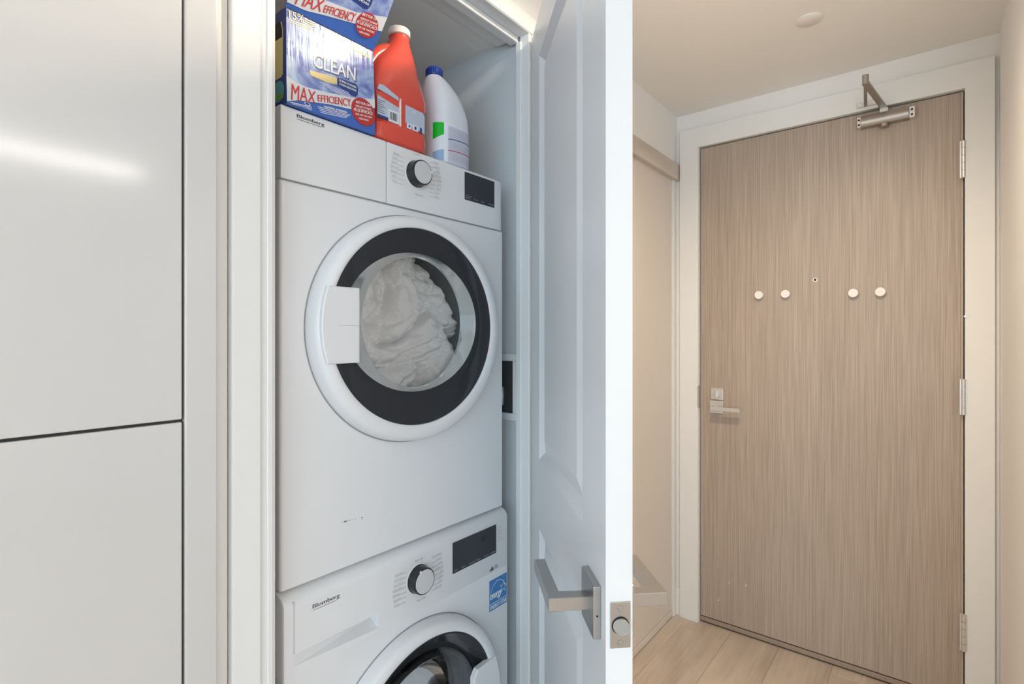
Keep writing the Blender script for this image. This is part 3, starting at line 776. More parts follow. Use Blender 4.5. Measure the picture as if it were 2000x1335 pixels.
W0 = (.7340, 1.3190, .1765, .1420, 2.15); W1 = (.7700, 1.3205, .1420, .1435, 2.0)
bm, RR = ellathe([(xw - .001, *W0), (xw - .006, *mixp(W0, W1, .10)), (xw - .020, *mixp(W0, W1, .45)), (xw - .036, *mixp(W0, W1, .8)), (xw - .046, *W1), (xw - .050, W1[0], W1[1], W1[2] - .003, W1[3] - .003)])
obj('bowl_wall', bm, 'bowlrim', pd, True)
bm, RR = ellathe([(xw - .050, W1[0], W1[1], (W1[2] - .003) * q, (W1[3] - .003) * q) if False else (xw - .050 - .006 * (1 - q * q), W1[0], W1[1], (W1[2] - .003) * q, (W1[3] - .003) * q) for q in (1, .85, .6, .3, .05)])
bm.faces.new(RR[-1]); obj('window_glass', bm, 'glass', pd, True)
obj('drum', lathe([(DX - .006, .175), (DX - .045, .19), (DX - .05, .262), (DX - .42, .262), (DX - .44, .22), (DX - .44, 0)], YC, 1.30, 96), 'drum_light', dr, True)
# flap handle bridging rim and window
def handle_plate(x, y1, z0, z1, yc, zc, hy, hz):
    bm = bmesh.new(); zs = [z0 + (z1 - z0) * i / 16 for i in range(17)]
    R0 = [(yc - hy * math.sqrt(max(0, 1 - ((z - zc) / hz) ** 2)), z) for z in zs]
    def ring(xo, ins): return [bm.verts.new((xo, p[0] + ins, z0 + ins + (z1 - z0 - 2 * ins) * i / 16)) for i, p in enumerate(R0)] + [bm.verts.new((xo, y1 - ins, z1 - ins)), bm.verts.new((xo, y1 - ins, z0 + ins))]
    A = ring(x - .012, 0); B = ring(x - .0015, 0); C = ring(x, .0018); n = len(A)
    for P, Q in ((A, B), (B, C)):
        for i in range(n): bm.faces.new((P[i], P[(i + 1) % n], Q[(i + 1) % n], Q[i]))
    bm.faces.new(C); bm.faces.new(A); return bm
hp = obj('handle', handle_plate(DX + .0405, .5890, 1.2415, 1.3795, .7535, 1.3095, .2420, .2280), 'appl_plastic', pd)
b = poly(frame((DX + .0405, 0, 0), (0, 1, 0), (0, 0, 1)), rectp(.545, .588, 1.3096, 1.3104), .0001); obj('handle_crease', b, 'pale_ink', hp)

# --- laundry in the dryer
def laundry():
    bm = bmesh.new(); n = 220; R = .185; G = {}
    for i in range(n + 1):
        for j in range(n + 1):
            u = -1 + 2 * i / n; v = -1 + 2 * j / n
            if u * u + v * v > 1.0: continue
            y, z = u * R, v * R
            p = Vector((y * 6.0, z * 6.0, 4.3)); q = p + noise.noise_vector(p * .8) * .9
            h = 0; amp = 1.0; fr = 1.0
            for o_ in range(5):
                nn = abs(noise.noise(q * fr + Vector((o_ * 5.1, 1.7 * o_, 0))))
                h += amp * (math.sqrt(nn + .002) * 1.7 - .6); amp *= .50; fr *= 1.95
            k = noise.noise(p * .55 + Vector((9, 3, 3)))
            ang = 1.1 + k * 2.4
            fold = math.sin((y * math.cos(ang) + z * math.sin(ang)) * 190 + noise.noise(q) * 3) * max(0, .25 + k)
            r2 = u * u + v * v
            x = -.928 + .036 * h + .0035 * fold - .030 * r2 ** 3 + .012 * math.exp(-((u - .15) ** 2 + (v + .1) ** 2) * 4)
            d = (u * .72 + v * .62 - .74)
            x -= .09 * max(0, min(1, d * 4.0 + .9 * noise.noise(q * .7)))
            G[i, j] = bm.verts.new((min(x, -.9000), .768 + y, 1.320 + z))
    for i in range(n):
        for j in range(n):
            ks = ((i, j), (i + 1, j), (i + 1, j + 1), (i, j + 1))
            if all(k in G for k in ks):
                f = bm.faces.new([G[k] for k in ks]); f.smooth = True
    ext = bmesh.ops.extrude_edge_only(bm, edges=[e for e in bm.edges if e.is_boundary])
    for v in [g for g in ext['geom'] if isinstance(g, bmesh.types.BMVert)]: v.co.x -= .12; v.co.z = 1.318 + (v.co.z - 1.318) * .9
    bmesh.ops.contextual_create(bm, geom=[e for e in bm.edges if e.is_boundary])
    return bm
me = obj('laundry', laundry(), 'cloth', None, False, 'crumpled white bed linen filling the drum of the dryer'); me['category'] = 'laundry'
for f in me.data.polygons: f.use_smooth = True

# --- washer
wa = empty('washing_machine', (-1.15, YC, 0), 'white front-loading washer at the bottom of the stack, with blue energy sticker', 'washing machine')
WZ1 = .850; WY0, WY1 = .4585, 1.062
ZS = .702
# lower front with porthole, upper fascia with drawer cut-out
b = bmesh.new(); front_shell(b, WX, WY0, WY1, .012, ZS, YC, .437, .19, -1.46, .006, 0.0)
obj('cabinet', b, 'appl', wa, True)
def washer_top():
    bm = bmesh.new()
    hy0, hy1, hz0, hz1 = .4740, .6560, .7040, .8200
    r = .026; cols = [WY0, WY0 + .0015, WY0 + .006, hy0, hy1, WY1 - .006, WY1 - .0015, WY1]; ins = [.006, .0022, 0, 0, 0, 0, .0022, .006]
    rows = [(ZS, 0), (hz0, 0), (hz1, 0), (WZ1 - r, 0)] + [(WZ1 - r + r * math.sin(PI / 2 * k / 7), .040 * (1 - math.cos(PI / 2 * k / 7))) for k in range(1, 8)] + [(WZ1, .6)]
    V = [[bm.verts.new((WX - dx - ins[i], y, z)) for i, y in enumerate(cols)] for (z, dx) in rows]
    for j in range(len(rows) - 1):
        for i in range(len(cols) - 1):
            if i == 3 and j == 1: continue
            f = bm.faces.new((V[j][i], V[j][i + 1], V[j + 1][i + 1], V[j + 1][i])); f.smooth = True
    for side in (0, -1):
        back = bm.verts.new((-1.46, cols[side], ZS))
        bm.faces.new([V[j][side] for j in range(len(rows))] + [back])
    # cavity walls
    c = [V[1][3], V[1][4], V[2][4], V[2][3]]; d = [bm.verts.new((v.co.x - .04, v.co.y, v.co.z)) for v in c]
    for i in range(4): bm.faces.new((c[i], c[(i + 1) % 4], d[(i + 1) % 4], d[i]))
    bm.faces.new(d)
    return bm
obj('fascia', washer_top(), 'appl_plastic', wa, 'auto')
def soap_drawer():
    """drawer face with a finger scoop that deepens to the right"""
    bm = bmesh.new(); y0, y1 = .4741, .6559; xf = WX; n = 1
    ys, ye = .4760, .6535; zl, zm, zb = .7425, .7250, .7125; D_ = .027
    P = {}
    def v(k, co): P[k] = bm.verts.new(co); return P[k]
    v('tl', (xf, y0, .8199)); v('tr', (xf, y1, .8199)); v('br', (xf, y1, .7041)); v('bl', (xf, y0, .7041))
    v('a', (xf, ys, zl)); v('b', (xf, ye, zl)); v('c', (xf, ye, zb)); v('d', (xf, ys, zm - .002))
    v('e', (xf - D_, ye, zm)); v('b2', (xf - D_ * .55, ye, zl - .004))
    for k in (('tl', 'tr', 'b', 'a'), ('tr', 'br', 'c', 'b'), ('bl', 'tl', 'a', 'd'), ('br', 'bl', 'd', 'c'), ('a', 'b', 'b2'), ('a', 'b2', 'e', 'd'), ('d', 'e', 'c'), ('b', 'c', 'e', 'b2')): bm.faces.new([P[q] for q in k])
    T = [bm.verts.new((xf - .036, P[k].co.y, P[k].co.z)) for k in ('tl', 'tr', 'br', 'bl')]
    F = ['tl', 'tr', 'br', 'bl']
    for i in range(4): bm.faces.new((P[F[i]], P[F[(i + 1) % 4]], T[(i + 1) % 4], T[i]))
    return bm
sdw = obj('soap_drawer', soap_drawer(), 'appl_plastic', wa)
b = bmesh.new(); add_box(b, WX - .003, WX + .0004, .4755, .4785, .7440, .8330, .0003, 1); obj('drawer_groove', b, 'paper', wa)
FXW = WX + .0003
logo(sdw, WX - .0003, .513, .566, .8040 - .0, .8165) if False else logo(sdw, WX - .0004, .512, .566, .8035, .8155)
dial(wa, FXW, .757, .7735, .0285, 2.05)
cycle_print(wa, FXW, .760, .7700, ['Quick Wash', 'Heavy Duty', 'Super Wash', 'Whites & Dark', 'Delicates', 'Hand Wash', 'Rinse'], ['Linens & Towels', 'Synthetics', 'Normal', 'Baby Care', 'Jeans', 'Colors', 'Spin', 'Rinse & Spin'], 'Eco 40', 'Drum Clean', rows=.0102)
display(wa, FXW, .860, 1.0135, .7465, .8175, ['Temp', 'Spin', 'Soil Level', 'Extra', 'Options', 'Start/Pause'], digit=(.957, .972, .790, .803))
b = bmesh.new(); F = frame((WX, 0, 0), (0, 1, 0), (0, 0, 1))
for i, s in enumerate(['Wash', 'Rinse', 'Spin', 'End', 'Door Lock']): add_text(b, F, s, 1.0205, 1.0205 + .0023 * len(s) + .003, .806 - i * .0085, .8094 - i * .0085, .0008)
obj('status_lettering', b, 'pale_ink', wa)
b = bmesh.new(); add_poly(b, F, [(.990, .7065), (1.004, .7065), (1.0035, .7115), (.998, .7175), (.995, .7125), (.990, .7105)], .0005)
for k in range(3): add_poly(b, F, rectp(1.007, 1.021, .7085 + k * .003, .7093 + k * .003), .0005)
obj('drum_symbol', b, 'dark_ink', wa)
# energy sticker
st = obj('energy_sticker', poly(F, rectp(.988, 1.0555, .607, .683), .0006), 'star_blue', wa, label='blue and white energy rating sticker')
b = bmesh.new()
def arc_strip(bm, F, cx, cy, r0, r1, a0, a1, n, lift, ky=1.0):
    P = discp(cx, cy, r1, r1 * ky, n, a0, a1) + discp(cx, cy, r0, r0 * ky, n, a0, a1)[::-1]
    vs = [bm.verts.new(F @ Vector((p[0], p[1], lift))) for p in P]; m = len(P)
    for i in range(n - 1): bm.faces.new((vs[i], vs[i + 1], vs[m - 2 - i], vs[m - 1 - i]))
arc_strip(b, F, 1.0210, .6420, .0285, .0297, .25, PI + .05, 30, .0010, 1.15)
def star(cx, cy, r, rot=0): return [(cx + (r if i % 2 == 0 else r * .42) * math.cos(rot + PI / 2 + i * PI / 5), cy + (r if i % 2 == 0 else r * .42) * math.sin(rot + PI / 2 + i * PI / 5)) for i in range(10)]
so = star(1.0415, .6520, .0150, -.15); si = star(1.0415, .6520, .0118, -.15)
vo = [b.verts.new(F @ Vector((p[0], p[1], .0012))) for p in so]; vi = [b.verts.new(F @ Vector((p[0], p[1], .0012))) for p in si]
for i in range(10): b.faces.new((vo[i], vo[(i + 1) % 10], vi[(i + 1) % 10], vi[i]))
add_text(b, F, 'energy', .9905, 1.0360, .6300, .6480, .0013, shear=.4, bold=True)
add_poly(b, F, rectp(.988, 1.0555, .6235, .6247), .0010)
add_text(b, F, 'ENERGY STAR', .9905, 1.0535, .6105, .6205, .0011, bold=True)
obj('sticker_lettering', b, 'white_ink', st)
# washer porthole
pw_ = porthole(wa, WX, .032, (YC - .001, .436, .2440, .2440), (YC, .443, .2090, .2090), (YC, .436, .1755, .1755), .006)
xw = WX + .006
bm, RR = ellathe([(xw - .001, YC, .436, .1750, .1750), (xw + .006, YC, .436, .1720, .1720), (xw + .010, YC, .436, .1640, .1640), (xw + .004, YC, .437, .156, .156), (xw - .02, YC, .440, .144, .144), (xw - .05, YC, .445, .128, .128)])
obj('bowl_wall', bm, 'glass', pw_, True)
obj('window_glass', lathe([(xw - .050, .128), (xw - .062, .115), (xw - .070, .09), (xw - .074, .05), (xw - .075, .0)], YC, .445, 96), 'glass', pw_, True)
obj('gasket', lathe([(WX - .004, .185), (WX - .03, .178), (WX - .05, .160), (WX - .07, .160), (WX - .075, .19)], YC, .440, 96), 'rubber', wa, True)
dm = obj('drum', lathe([(WX - .07, .19), (WX - .08, .24), (WX - .42, .24), (WX - .43, .20), (WX - .43, 0)], YC, .450, 96), 'drum', wa, True)
b = bmesh.new(); rr = .2392
for i in range(72):
    a = 2 * PI * i / 72
    for j in range(12):
        x = WX - .10 - j * .026; aa = a + (j % 2) * PI / 72
        cyy, czz = YC + rr * math.cos(aa), .450 + rr * math.sin(aa); F2 = frame((x, cyy, czz), (1, 0, 0), (0, -math.sin(aa), math.cos(aa)))
        vs = [b.verts.new(F2 @ Vector((.0035 * math.cos(q * PI / 4), .0035 * math.sin(q * PI / 4), .0))) for q in range(8)]; b.faces.new(vs)
o = obj('perforation', b, 'hole', dm, kind='stuff')
for a in (PI * .55, PI * 1.22, PI * 1.88):
    b = bmesh.new(); c = Vector((0, math.cos(a), math.sin(a))); t = Vector((0, -math.sin(a), math.cos(a))); o0 = Vector((0, YC, .450))
    P0 = [o0 + c * .238 + t * .035, o0 + c * .190 + t * .008, o0 + c * .190 - t * .008, o0 + c * .238 - t * .035]
    A = [b.verts.new(p + Vector((WX - .10, 0, 0))) for p in P0]; B = [b.verts.new(p + Vector((WX - .38, 0, 0))) for p in P0]
    for i in range(4): b.faces.new((A[i], A[(i + 1) % 4], B[(i + 1) % 4], B[i]))
    b.faces.new(A); b.faces.new(B); obj('drum_paddle', b, 'drum', wa)
# washer handle, on the right
def grip():
    bm = bmesh.new(); x = WX + .0385
    def rp(ins, xx):
        pts = []
        for i in range(15):
            a = math.radians(22 - 44 * i / 14); r = .2290 - ins; pts.append((YC + r * math.cos(a), .437 + r * math.sin(a) * 1.0))
        z1 = .437 + .229 * math.sin(math.radians(22)); z0 = .437 - .229 * math.sin(math.radians(22))
        pts += [(.905 + ins, z0 + ins), (.893 + ins, z0 + .016), (.893 + ins, z1 - .018), (.905 + ins, z1 - ins - .002)]
        return [bm.verts.new((xx, p[0], p[1])) for p in pts]
    A = rp(0, x - .014); B = rp(0, x - .002); C = rp(.002, x)
    n = len(A)
    for P, Q in ((A, B), (B, C)):
        for i in range(n): bm.faces.new((P[i], P[(i + 1) % n], Q[(i + 1) % n], Q[i]))
    bm.faces.new(C); bm.faces.new(A); return bm
obj('handle', grip(), 'appl_plastic', pw_)
# spacer between the machines
obj('stacking_kit', bx(-1.45, WX - .03, DY0 + .01, DY1 - .01, .8502, .8535), 'appl_plastic', wa)
# supply box in the side wall
ob = empty('outlet_box', (-.97, 1.13, 1.06), 'recessed grey supply box on the closet side wall right of the dryer', 'outlet box')
b = bmesh.new()
def ringbox(bm, x0, x1, z0, z1, w, y0, y1, bev=.002):
    add_box(bm, x0, x1, y0, y1, z0, z0 + w, bev, 1); add_box(bm, x0, x1, y0, y1, z1 - w, z1, bev, 1)
    add_box(bm, x0, x0 + w, y0, y1, z0 + w * .99, z1 - w * .99, bev, 1); add_box(bm, x1 - w, x1, y0, y1, z0 + w * .99, z1 - w * .99, bev, 1)
ringbox(b, -1.09, -.8745, 1.060, 1.242, .020, 1.122, 1.1305)
obj('frame', b, 'trim', ob)
obj('cavity', bx(-1.072, -.8925, 1.1275, 1.1300, 1.078, 1.224), 'cabdark', ob)
b = bmesh.new(); cyl_between(b, (-.935, 1.1265, 1.10), (-.935, 1.1265, 1.15), .008, n=16); obj('valve', b, 'steel', ob)

# ------------------------------------------------------------------ detergent carton
TOPZ = 1.6875
ca = empty('detergent_carton', (-.93, .556, TOPZ), 'blue and white laundry powder carton with raised lid flap, on the dryer', 'detergent box')
CX, CY0, CY1, CH = -.862, .4650, .6480, 1.8545
LEAN = .0065                      # the carton front leans back a little
b = bmesh.new()
add_box(b, -.990, CX, CY0, CY1, TOPZ + .0006, CH, .0012, 2)
for v in b.verts:
    if v.co.x > -.95: v.co.x -= LEAN * max(0, v.co.z - TOPZ) / (CH - TOPZ) + .0035 * (CY1 - v.co.y) / (CY1 - CY0) * 0
obj('carton', b, 'box_blue', ca)
CW = CY1 - CY0; HH = CH - TOPZ
FC = frame((CX, CY0, TOPZ), (0, 1, 0), (-LEAN, 0, HH))
def interp(tb, x):
    for (a, p), (c, q) in zip(tb, tb[1:]):
        if x <= c: return p + (q - p) * max(0, (x - a)) / (c - a)
    return tb[-1][1]
BT = [(0, .0470), (.0185, .0420), (.0376, .0413), (.0778, .0467), (.1321, .0565), (.1830, .0713)]
BL = [(0, .0031), (.018, .0110), (.0376, .0161), (.0778, .0253), (.1321, .0332), (.1830, .0541)]
def front_print(F, BT, BL, parent, mx, ef, disc, hi, lo_blue=True):
    n = 30; X = [CW * i / n for i in range(n + 1)]
    obj('burst_picture', poly(F, [(x, interp(BT, x)) for x in X] + [(CW - .0015, hi), (.0015, hi - .014)], .0004), 'swirl', parent)
    bm = bmesh.new(); A = [bm.verts.new(F @ Vector((x, interp(BT, x), .0008))) for x in X]; B = [bm.verts.new(F @ Vector((x, interp(BL, x), .0008))) for x in X]
    for i in range(n): bm.faces.new((B[i], B[i + 1], A[i + 1], A[i]))
    obj('white_band', bm, 'box_white', parent)
    bm = bmesh.new()
    def fit(q):     # q = x0, x1, base0, base1, h0, h1
        return lambda x, y: (x, (q[2] + (q[3] - q[2]) * (x - q[0]) / (q[1] - q[0])) + y * (q[4] + (q[5] - q[4]) * (x - q[0]) / (q[1] - q[0])))
    add_text(bm, F, 'MAX', mx[0], mx[1], 0, 1, .0014, bold=True, shear=.1, warp=fit(mx))
    add_text(bm, F, 'EFFICIENCY', ef[0], ef[1], 0, 1, .0014, bold=True, warp=fit(ef))
    obj('title_lettering', bm, 'box_red', parent)
    dc = obj('red_seal', poly(F, discp(disc[0], disc[1], disc[2], disc[3], 48), .0016), 'disc_red', parent)
    bm = bmesh.new(); cx, cy = disc[0], disc[1]
    for i, (t, hw, hh) in enumerate((('BETTER ON', .0165, .0046), ('GREASY STAINS', .0180, .0036), ('PLUS EFFICACE', .0215, .0050), ('SUR LES TACHES', .0185, .0036), ('GRASSES', .0110, .0034))):
        zz = cy + .0135 - i * .0070 - (.0018 if i > 1 else 0)
        add_text(bm, F, t, cx - hw, cx + hw, zz, zz + hh, .0020, bold=True, warp=lambda x, y: (x, y + .12 * (x - cx)))
    add_poly(bm, F, [(cx - .019, cy + .0018), (cx + .020, cy + .0062), (cx + .020, cy + .0067), (cx - .019, cy + .0023)], .0018)
    obj('seal_lettering', bm, 'white_ink', dc)
front_print(FC, BT, BL, ca, (.0075, .0540, .0085, .0178, .0290, .0215), (.0578, .1270, .0235, .0370, .0120, .0150), (.1550, .0365, .0270, .0262), HH - .002)
def fit4(q): return lambda x, y: (x, (q[2] + (q[3] - q[2]) * (x - q[0]) / (q[1] - q[0])) + y * (q[4] + (q[5] - q[4]) * (x - q[0]) / (q[1] - q[0])))
q = (.0510, .1390, .0835, .0905, .0250, .0260)
bm = bmesh.new(); q2 = (q[0] + .0015, q[1] + .0020, q[2] - .0022, q[3] - .0022, q[4], q[5]); add_text(bm, FC, 'CLEAN', q2[0], q2[1], 0, 1, .0010, bold=True, shear=.05, warp=fit4(q2)); obj('title_shadow', bm, 'box_navy', ca)
bm = bmesh.new(); add_text(bm, FC, 'CLEAN', q[0], q[1], 0, 1, .0015, bold=True, shear=.05, warp=fit4(q)); obj('clean_lettering', bm, 'white_ink', ca)
obj('yellow_ribbon', poly(FC, [(.0430, .0740), (.0450, .0655), (.0778, .0650), (.0985, .0690), (.0985, .0810), (.0700, .0775)], .0011), 'box_yellow', ca)
obj('navy_ribbon', poly(FC, [(.0990, .0670), (.1200, .0640), (.1270, .0600), (.1380, .0600), (.1430, .0650), (.1445, .0780), (.1400, .0860), (.0990, .0825)], .0010), 'box_navy', ca)
bm = bmesh.new()
for i in range(2): add_text(bm, FC, ('SUPER POWER', 'STAIN REMOVER')[i], .103, .1400, .0765 - i * .0065, .0805 - i * .0065, .0016, bold=True)
add_text(bm, FC, 'CAUTION / ATTENTION', .0700, .1180, 0, 1, .0013, bold=True, warp=fit4((.07, .118, .0165, .0215, .0036, .0036)))
for i in range(4): add_poly(bm, FC, [(.058 + .002 * i, .0135 - i * .0028), (.126 - .003 * i, .0205 - i * .0028), (.126 - .003 * i, .0214 - i * .0028), (.058 + .002 * i, .0144 - i * .0028)], .0008)
for i in range(3): add_poly(bm, FC, [(.006 + i * .002, .0025 - i * .0004 + .001), (.046, .0085 - i * .0026), (.046, .0094 - i * .0026), (.006 + i * .002, .0044 - i * .0012)], .0008)
arc_strip(bm, FC, .0375, .0115, .0045, .0058, 0, 2 * PI - .001, 24, .0012, .55)
for i in range(4): add_poly(bm, FC, [(.062 + .008 * i, .0585 - i * .0022 + .002), (.126, .0625 - i * .0030), (.126, .0632 - i * .0030), (.062 + .008 * i, .0592 - i * .0022 + .002)], .0008)
obj('small_print', bm, 'white_ink', ca, kind='stuff')
bm = bmesh.new(); add_text(bm, FC, '15%', .0065, .0340, 0, 1, .0014, bold=True, warp=fit4((.0065, .034, .1500, .1540, .0140, .0140)))
for i in range(3): add_poly(bm, FC, [(.036, .1535 + i * .0042), (.058, .1565 + i * .0035), (.058, .1580 + i * .0035), (.036, .1552 + i * .0042)], .0010)
for i in range(2): add_poly(bm, FC, [(.008, .1440 + i * .0034), (.052, .1475 + i * .0034), (.052, .1488 + i * .0034), (.008, .1453 + i * .0034)], .0010)
for i in range(9): add_poly(bm, FC, rectp(.125 + i * .0055, .1292 + i * .0055, .1500 - i * .0002, .1560 - i * .0002), .0010)
obj('yellow_lettering', bm, 'box_yellow', ca, kind='stuff')
# left side print
FS = frame((-.990, CY0, TOPZ), (1, 0, 0), (0, 0, 1)); SD = .128
sp = obj('side_panel', poly(FS, rectp(.001, SD - .001, .001, HH - .001), .0003), 'box_navy', ca)
obj('tub_picture', poly(FS, [(.060, .050), (.110, .050), (.115, .054), (.116, .13), (.112, .145), (.060, .145)], .0008), 'yellow', sp)
obj('cap_picture', poly(FS, [(.060, .118), (.114, .118), (.114, .130), (.108, .146), (.060, .146)], .0012), 'hole', sp)
bm = bmesh.new(); add_poly(bm, FS, discp(.100, .027, .0195, .0185, 30), .0008); obj('round_emblem', bm, 'teal', sp)
bm = bmesh.new(); add_poly(bm, FS, [(.088, .014), (.116, .012), (.117, .020), (.090, .024)], .0012); obj('green_mark', bm, 'leafgreen', sp)
# raised lid flap, leaning out
fa = math.radians(39); ux = Vector((0, 1, 0)); uy = Vector((math.sin(fa), 0, math.cos(fa)))
FF = frame((CX - LEAN + .001, CY0, CH), ux, uy)
bm = bmesh.new(); c = bmesh.new(); add_box(c, 0, CW, .0005, .165, -.0018, 0, .0004, 1); merge(bm, c, FF); fp = obj('lid_flap', bm, 'box_blue', ca)
FT = [(0, .0400), (.0341, .0370), (.0716, .0414), (.1224, .0475), (.1830, .0670)]
FL = [(0, .0080), (.0132, .0085), (.0341, .0094), (.0708, .0177), (.1201, .0276), (.1830, .0395)]
front_print(FF, FT, FL, fp, (.0130, .0600, .0110, .0190, .0270, .0200), (.0630, .1225, .0205, .0293, .0125, .0165), (.1500, .0365, .0235, .0215), .160)
obj('navy_ribbon', poly(FF, [(.0900, .0640), (.1250, .0600), (.1330, .0590), (.1400, .0620), (.1430, .0700), (.1430, .0860), (.0900, .0800)], .0010), 'box_navy', fp)
bm = bmesh.new()
for i in range(2): add_text(bm, FF, ('SUPER POWER', 'STAIN REMOVER')[i], .094, .1390, .0740 - i * .0065, .0780 - i * .0065, .0016, bold=True)
obj('small_print', bm, 'white_ink', fp, kind='stuff')

# ------------------------------------------------------------------ red jug
jg = empty('red_jug', (-.915, .720, TOPZ), 'red plastic detergent jug with white cap between the carton and the bleach bottle', 'jug')
JS = [(TOPZ + .0005, -.916, .7240, .044, .0665, 4.5), (TOPZ + .004, -.916, .7240, .049, .0705, 5), (1.722, -.916, .7240, .050, .0710, 5.5), (1.726, -.916, .7240, .0478, .0690, 5.5), (1.778, -.916, .7240, .0478, .0690, 5.5), (1.783, -.916, .7245, .050, .0720, 5.0), (1.806, -.916, .7255, .050, .0725, 4.2),
      (1.832, -.916, .7285, .047, .0650, 3.4), (1.862, -.917, .733, .041, .0560, 2.9), (1.893, -.918, .7425, .034, .0410, 2.5), (1.918, -.919, .7500, .027, .0285, 2.2), (1.936, -.920, .7540, .0225, .0225, 2.0), (1.946, -.920, .7545, .0215, .0215, 2.0)]
JD = dense(JS, 5)
obj('body', loft(JD, 72), 'red_plastic', jg, True)
b = bmesh.new(); pts = []
for i in range(19):
    t = i / 18; a = PI * .5 * t; pts.append((-.918, .738 - .069 * math.sin(PI * .5 * min(1, t * 1.25)), 1.905 - .125 * t ** 1.7 - .0 * t))
add_tube(b, pts, [.017 - .003 * math.sin(PI * i / 18) for i in range(19)], 18); obj('handle', b, 'red_plastic', jg, True)
obj('cap', lathe_z([(1.946, 0), (1.9455, .0215), (1.947, .0245), (1.9595, .0245), (1.962, .0225), (1.962, .0)], -.920, .7545, 40), 'cap_white', jg, True)
def yz(F_x, pts, th=.0006): return poly(frame((F_x, 0, 0), (0, 1, 0), (0, 0, 1)), pts, th)
JX = -.916 + .0478
lb = obj('front_label', yz(JX, [(.6575, 1.7285), (.7125, 1.7285), (.7125, 1.7640), (.6575, 1.7720)]), 'label_grey', jg)
obj('barcode_panel', yz(JX, rectp(.6845, .7105, 1.7290, 1.7530), .0010), 'label_white', lb)
b = bmesh.new(); Fb = frame((JX, 0, 0), (0, 1, 0), (0, 0, 1)); y = .6875
random.seed(3)
while y < .7075:
    wd = random.choice((.0005, .0009, .0014)); add_poly(b, Fb, rectp(y, y + wd, 1.7330, 1.7490), .0013); y += wd + random.choice((.0006, .001, .0013))
obj('barcode', b, 'dark_ink', lb)
obj('navy_strip', yz(JX, rectp(.6575, .6840, 1.7285, 1.7345), .0010), 'label_navy', lb)
b = bmesh.new()
for i in range(7): add_poly(b, Fb, rectp(.6590, .676 - (i % 3) * .004, 1.7390 + i * .0040, 1.7400 + i * .0040), .0010)
obj('label_print', b, 'dark_ink', lb)
obj('peeling_edge', yz(JX, [(.7130, 1.7270), (.7160, 1.7260), (.7165, 1.8020), (.7150, 1.8060), (.7125, 1.8000)], .0022), 'cap_white', jg)
obj('car_print', yz(JX + .0015, [(.656, 1.7840), (.690, 1.7800), (.709, 1.7770), (.709, 1.7840), (.690, 1.7900), (.672, 1.7960), (.660, 1.7945)], .0012), 'label_grey', jg)
lr = obj('side_label', yz(JX, [(.729, 1.7395), (.782, 1.7300), (.782, 1.7690), (.776, 1.7745), (.729, 1.7765)]), 'label_grey', jg)
obj('pictogram', yz(JX, [(.733, 1.7290), (.745, 1.7290), (.745, 1.7400), (.733, 1.7400)], .0012), 'label_white', lr)
obj('pictogram', yz(JX, [(.748, 1.7290), (.763, 1.7290), (.763, 1.7410), (.748, 1.7410)], .0012), 'label_white', lr)
b = bmesh.new(); add_poly(b, Fb, rectp(.737, .741, 1.7320, 1.7370), .0016); add_poly(b, Fb, discp(.7555, .0, .0032, .004, 12), .0016) if False else add_poly(b, Fb, discp(.7555, 1.7350, .0032, .0040, 12), .0016); add_poly(b, Fb, rectp(.7685, .7740, 1.7285, 1.7400), .0014); obj('pictogram_mark', b, 'label_navy', lr)
b = bmesh.new(); arc_strip(b, Fb, .7515, 1.7720, .0035, .0045, PI * .7, 2.1 * PI, 16, .0012, 1.2); obj('white_swirl', b, 'white_ink', lr)

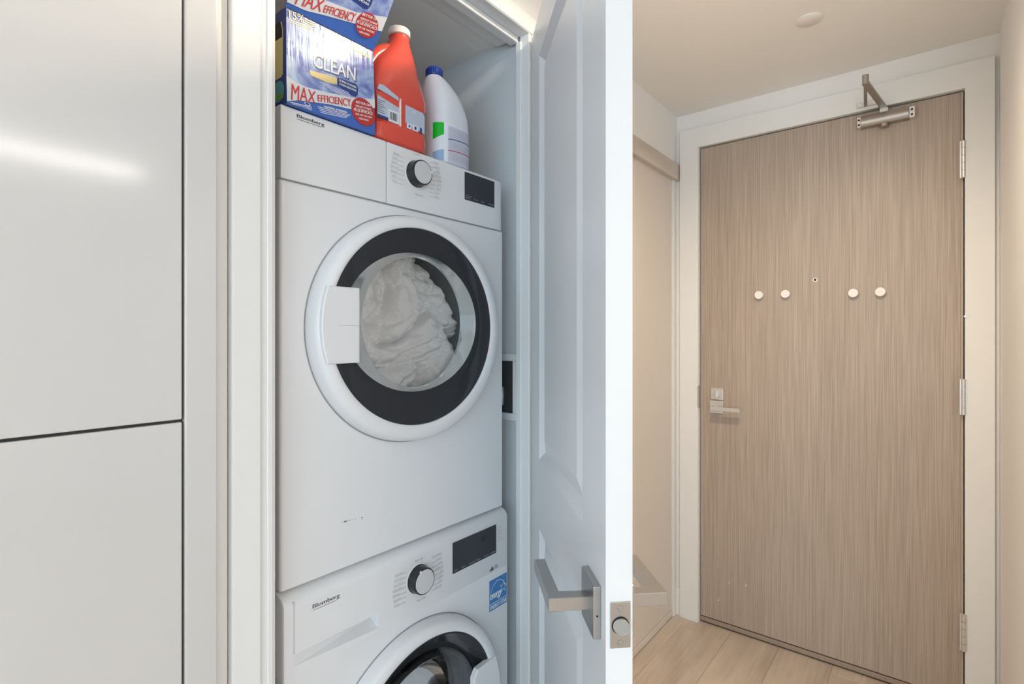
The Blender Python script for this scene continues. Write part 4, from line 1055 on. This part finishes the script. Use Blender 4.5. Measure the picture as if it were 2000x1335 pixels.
# ------------------------------------------------------------------ white bottle
bo = empty('bleach_bottle', (-.925, .893, TOPZ), 'white plastic bottle with blue cap and green-marked label, right end of the dryer top', 'bottle')
BS = [(TOPZ + .0005, -.925, .8925, .046, .052, 3.0), (TOPZ + .005, -.925, .8925, .051, .0575, 3.0), (1.80, -.925, .8925, .051, .0575, 2.9), (1.828, -.925, .8895, .049, .0540, 2.6), (1.858, -.925, .8830, .043, .0455, 2.3), (1.880, -.925, .8750, .034, .0350, 2.1), (1.896, -.925, .8670, .024, .0240, 2.0), (1.903, -.925, .8640, .0175, .0175, 2.0), (1.910, -.925, .8640, .0165, .0165, 2.0)]
BD = dense(BS, 6)
obj('body', loft(BD, 72), 'bottle_white', bo, True)
obj('cap', lathe_z([(1.902, .0), (1.902, .0185), (1.9035, .0195), (1.9190, .0190), (1.9215, .0175), (1.9220, 0)], -.925, .8640, 40), 'cap_blue', bo, True)
b = bmesh.new()
for i in range(24):
    a = 2 * PI * i / 24; add_box(b, -.925 + .0192 * math.cos(a) - .0009, -.925 + .0192 * math.cos(a) + .0009, .864 + .0192 * math.sin(a) - .0009, .864 + .0192 * math.sin(a) + .0009, 1.9045, 1.9185)
obj('cap_ribs', b, 'cap_blue', bo)
A0, A1 = -1.25, 1.25
lab = obj('wrap_label', patch(BD, A0, A1, 1.6925, 1.782, .0006, 30), 'label_white', bo, True)
obj('green_block', patch(BD, -1.22, -.62, 0, 0, .0011, 8, top=lambda u: 1.781, bot=lambda u: 1.742 + .012 * u), 'green', lab, True)
obj('blue_block', patch(BD, -1.22, -.62, 0, 0, .0011, 8, top=lambda u: 1.713 + .007 * u, bot=lambda u: 1.6935), 'label_blue', lab, True)
obj('text_field', patch(BD, -.40, 1.05, 1.6935, 1.776, .0010, 18), 'lavender', lab, True)
obj('blue_rule', patch(BD, -.40, 1.0, 0, 0, .0015, 18, 1, top=lambda u: 1.7445 + .004 * math.sin(PI * u) + .001, bot=lambda u: 1.7430 + .004 * math.sin(PI * u)), 'line_blue', lab, True)
obj('red_rule', patch(BD, -.40, 1.0, 0, 0, .0015, 18, 1, top=lambda u: 1.7185 + .003 * math.sin(PI * u) + .001, bot=lambda u: 1.7172 + .003 * math.sin(PI * u)), 'line_red', lab, True)
b = bmesh.new()
for z in (1.770, 1.7655, 1.761, 1.7565, 1.752, 1.738, 1.734, 1.730, 1.726, 1.712, 1.708, 1.704, 1.700):
    merge(b, patch(BD, -.34, .80 - (int(z * 1e4) % 3) * .12, z, z + .0012, .0014, 14, 1))
obj('label_print', b, 'pale_ink', lab, True)
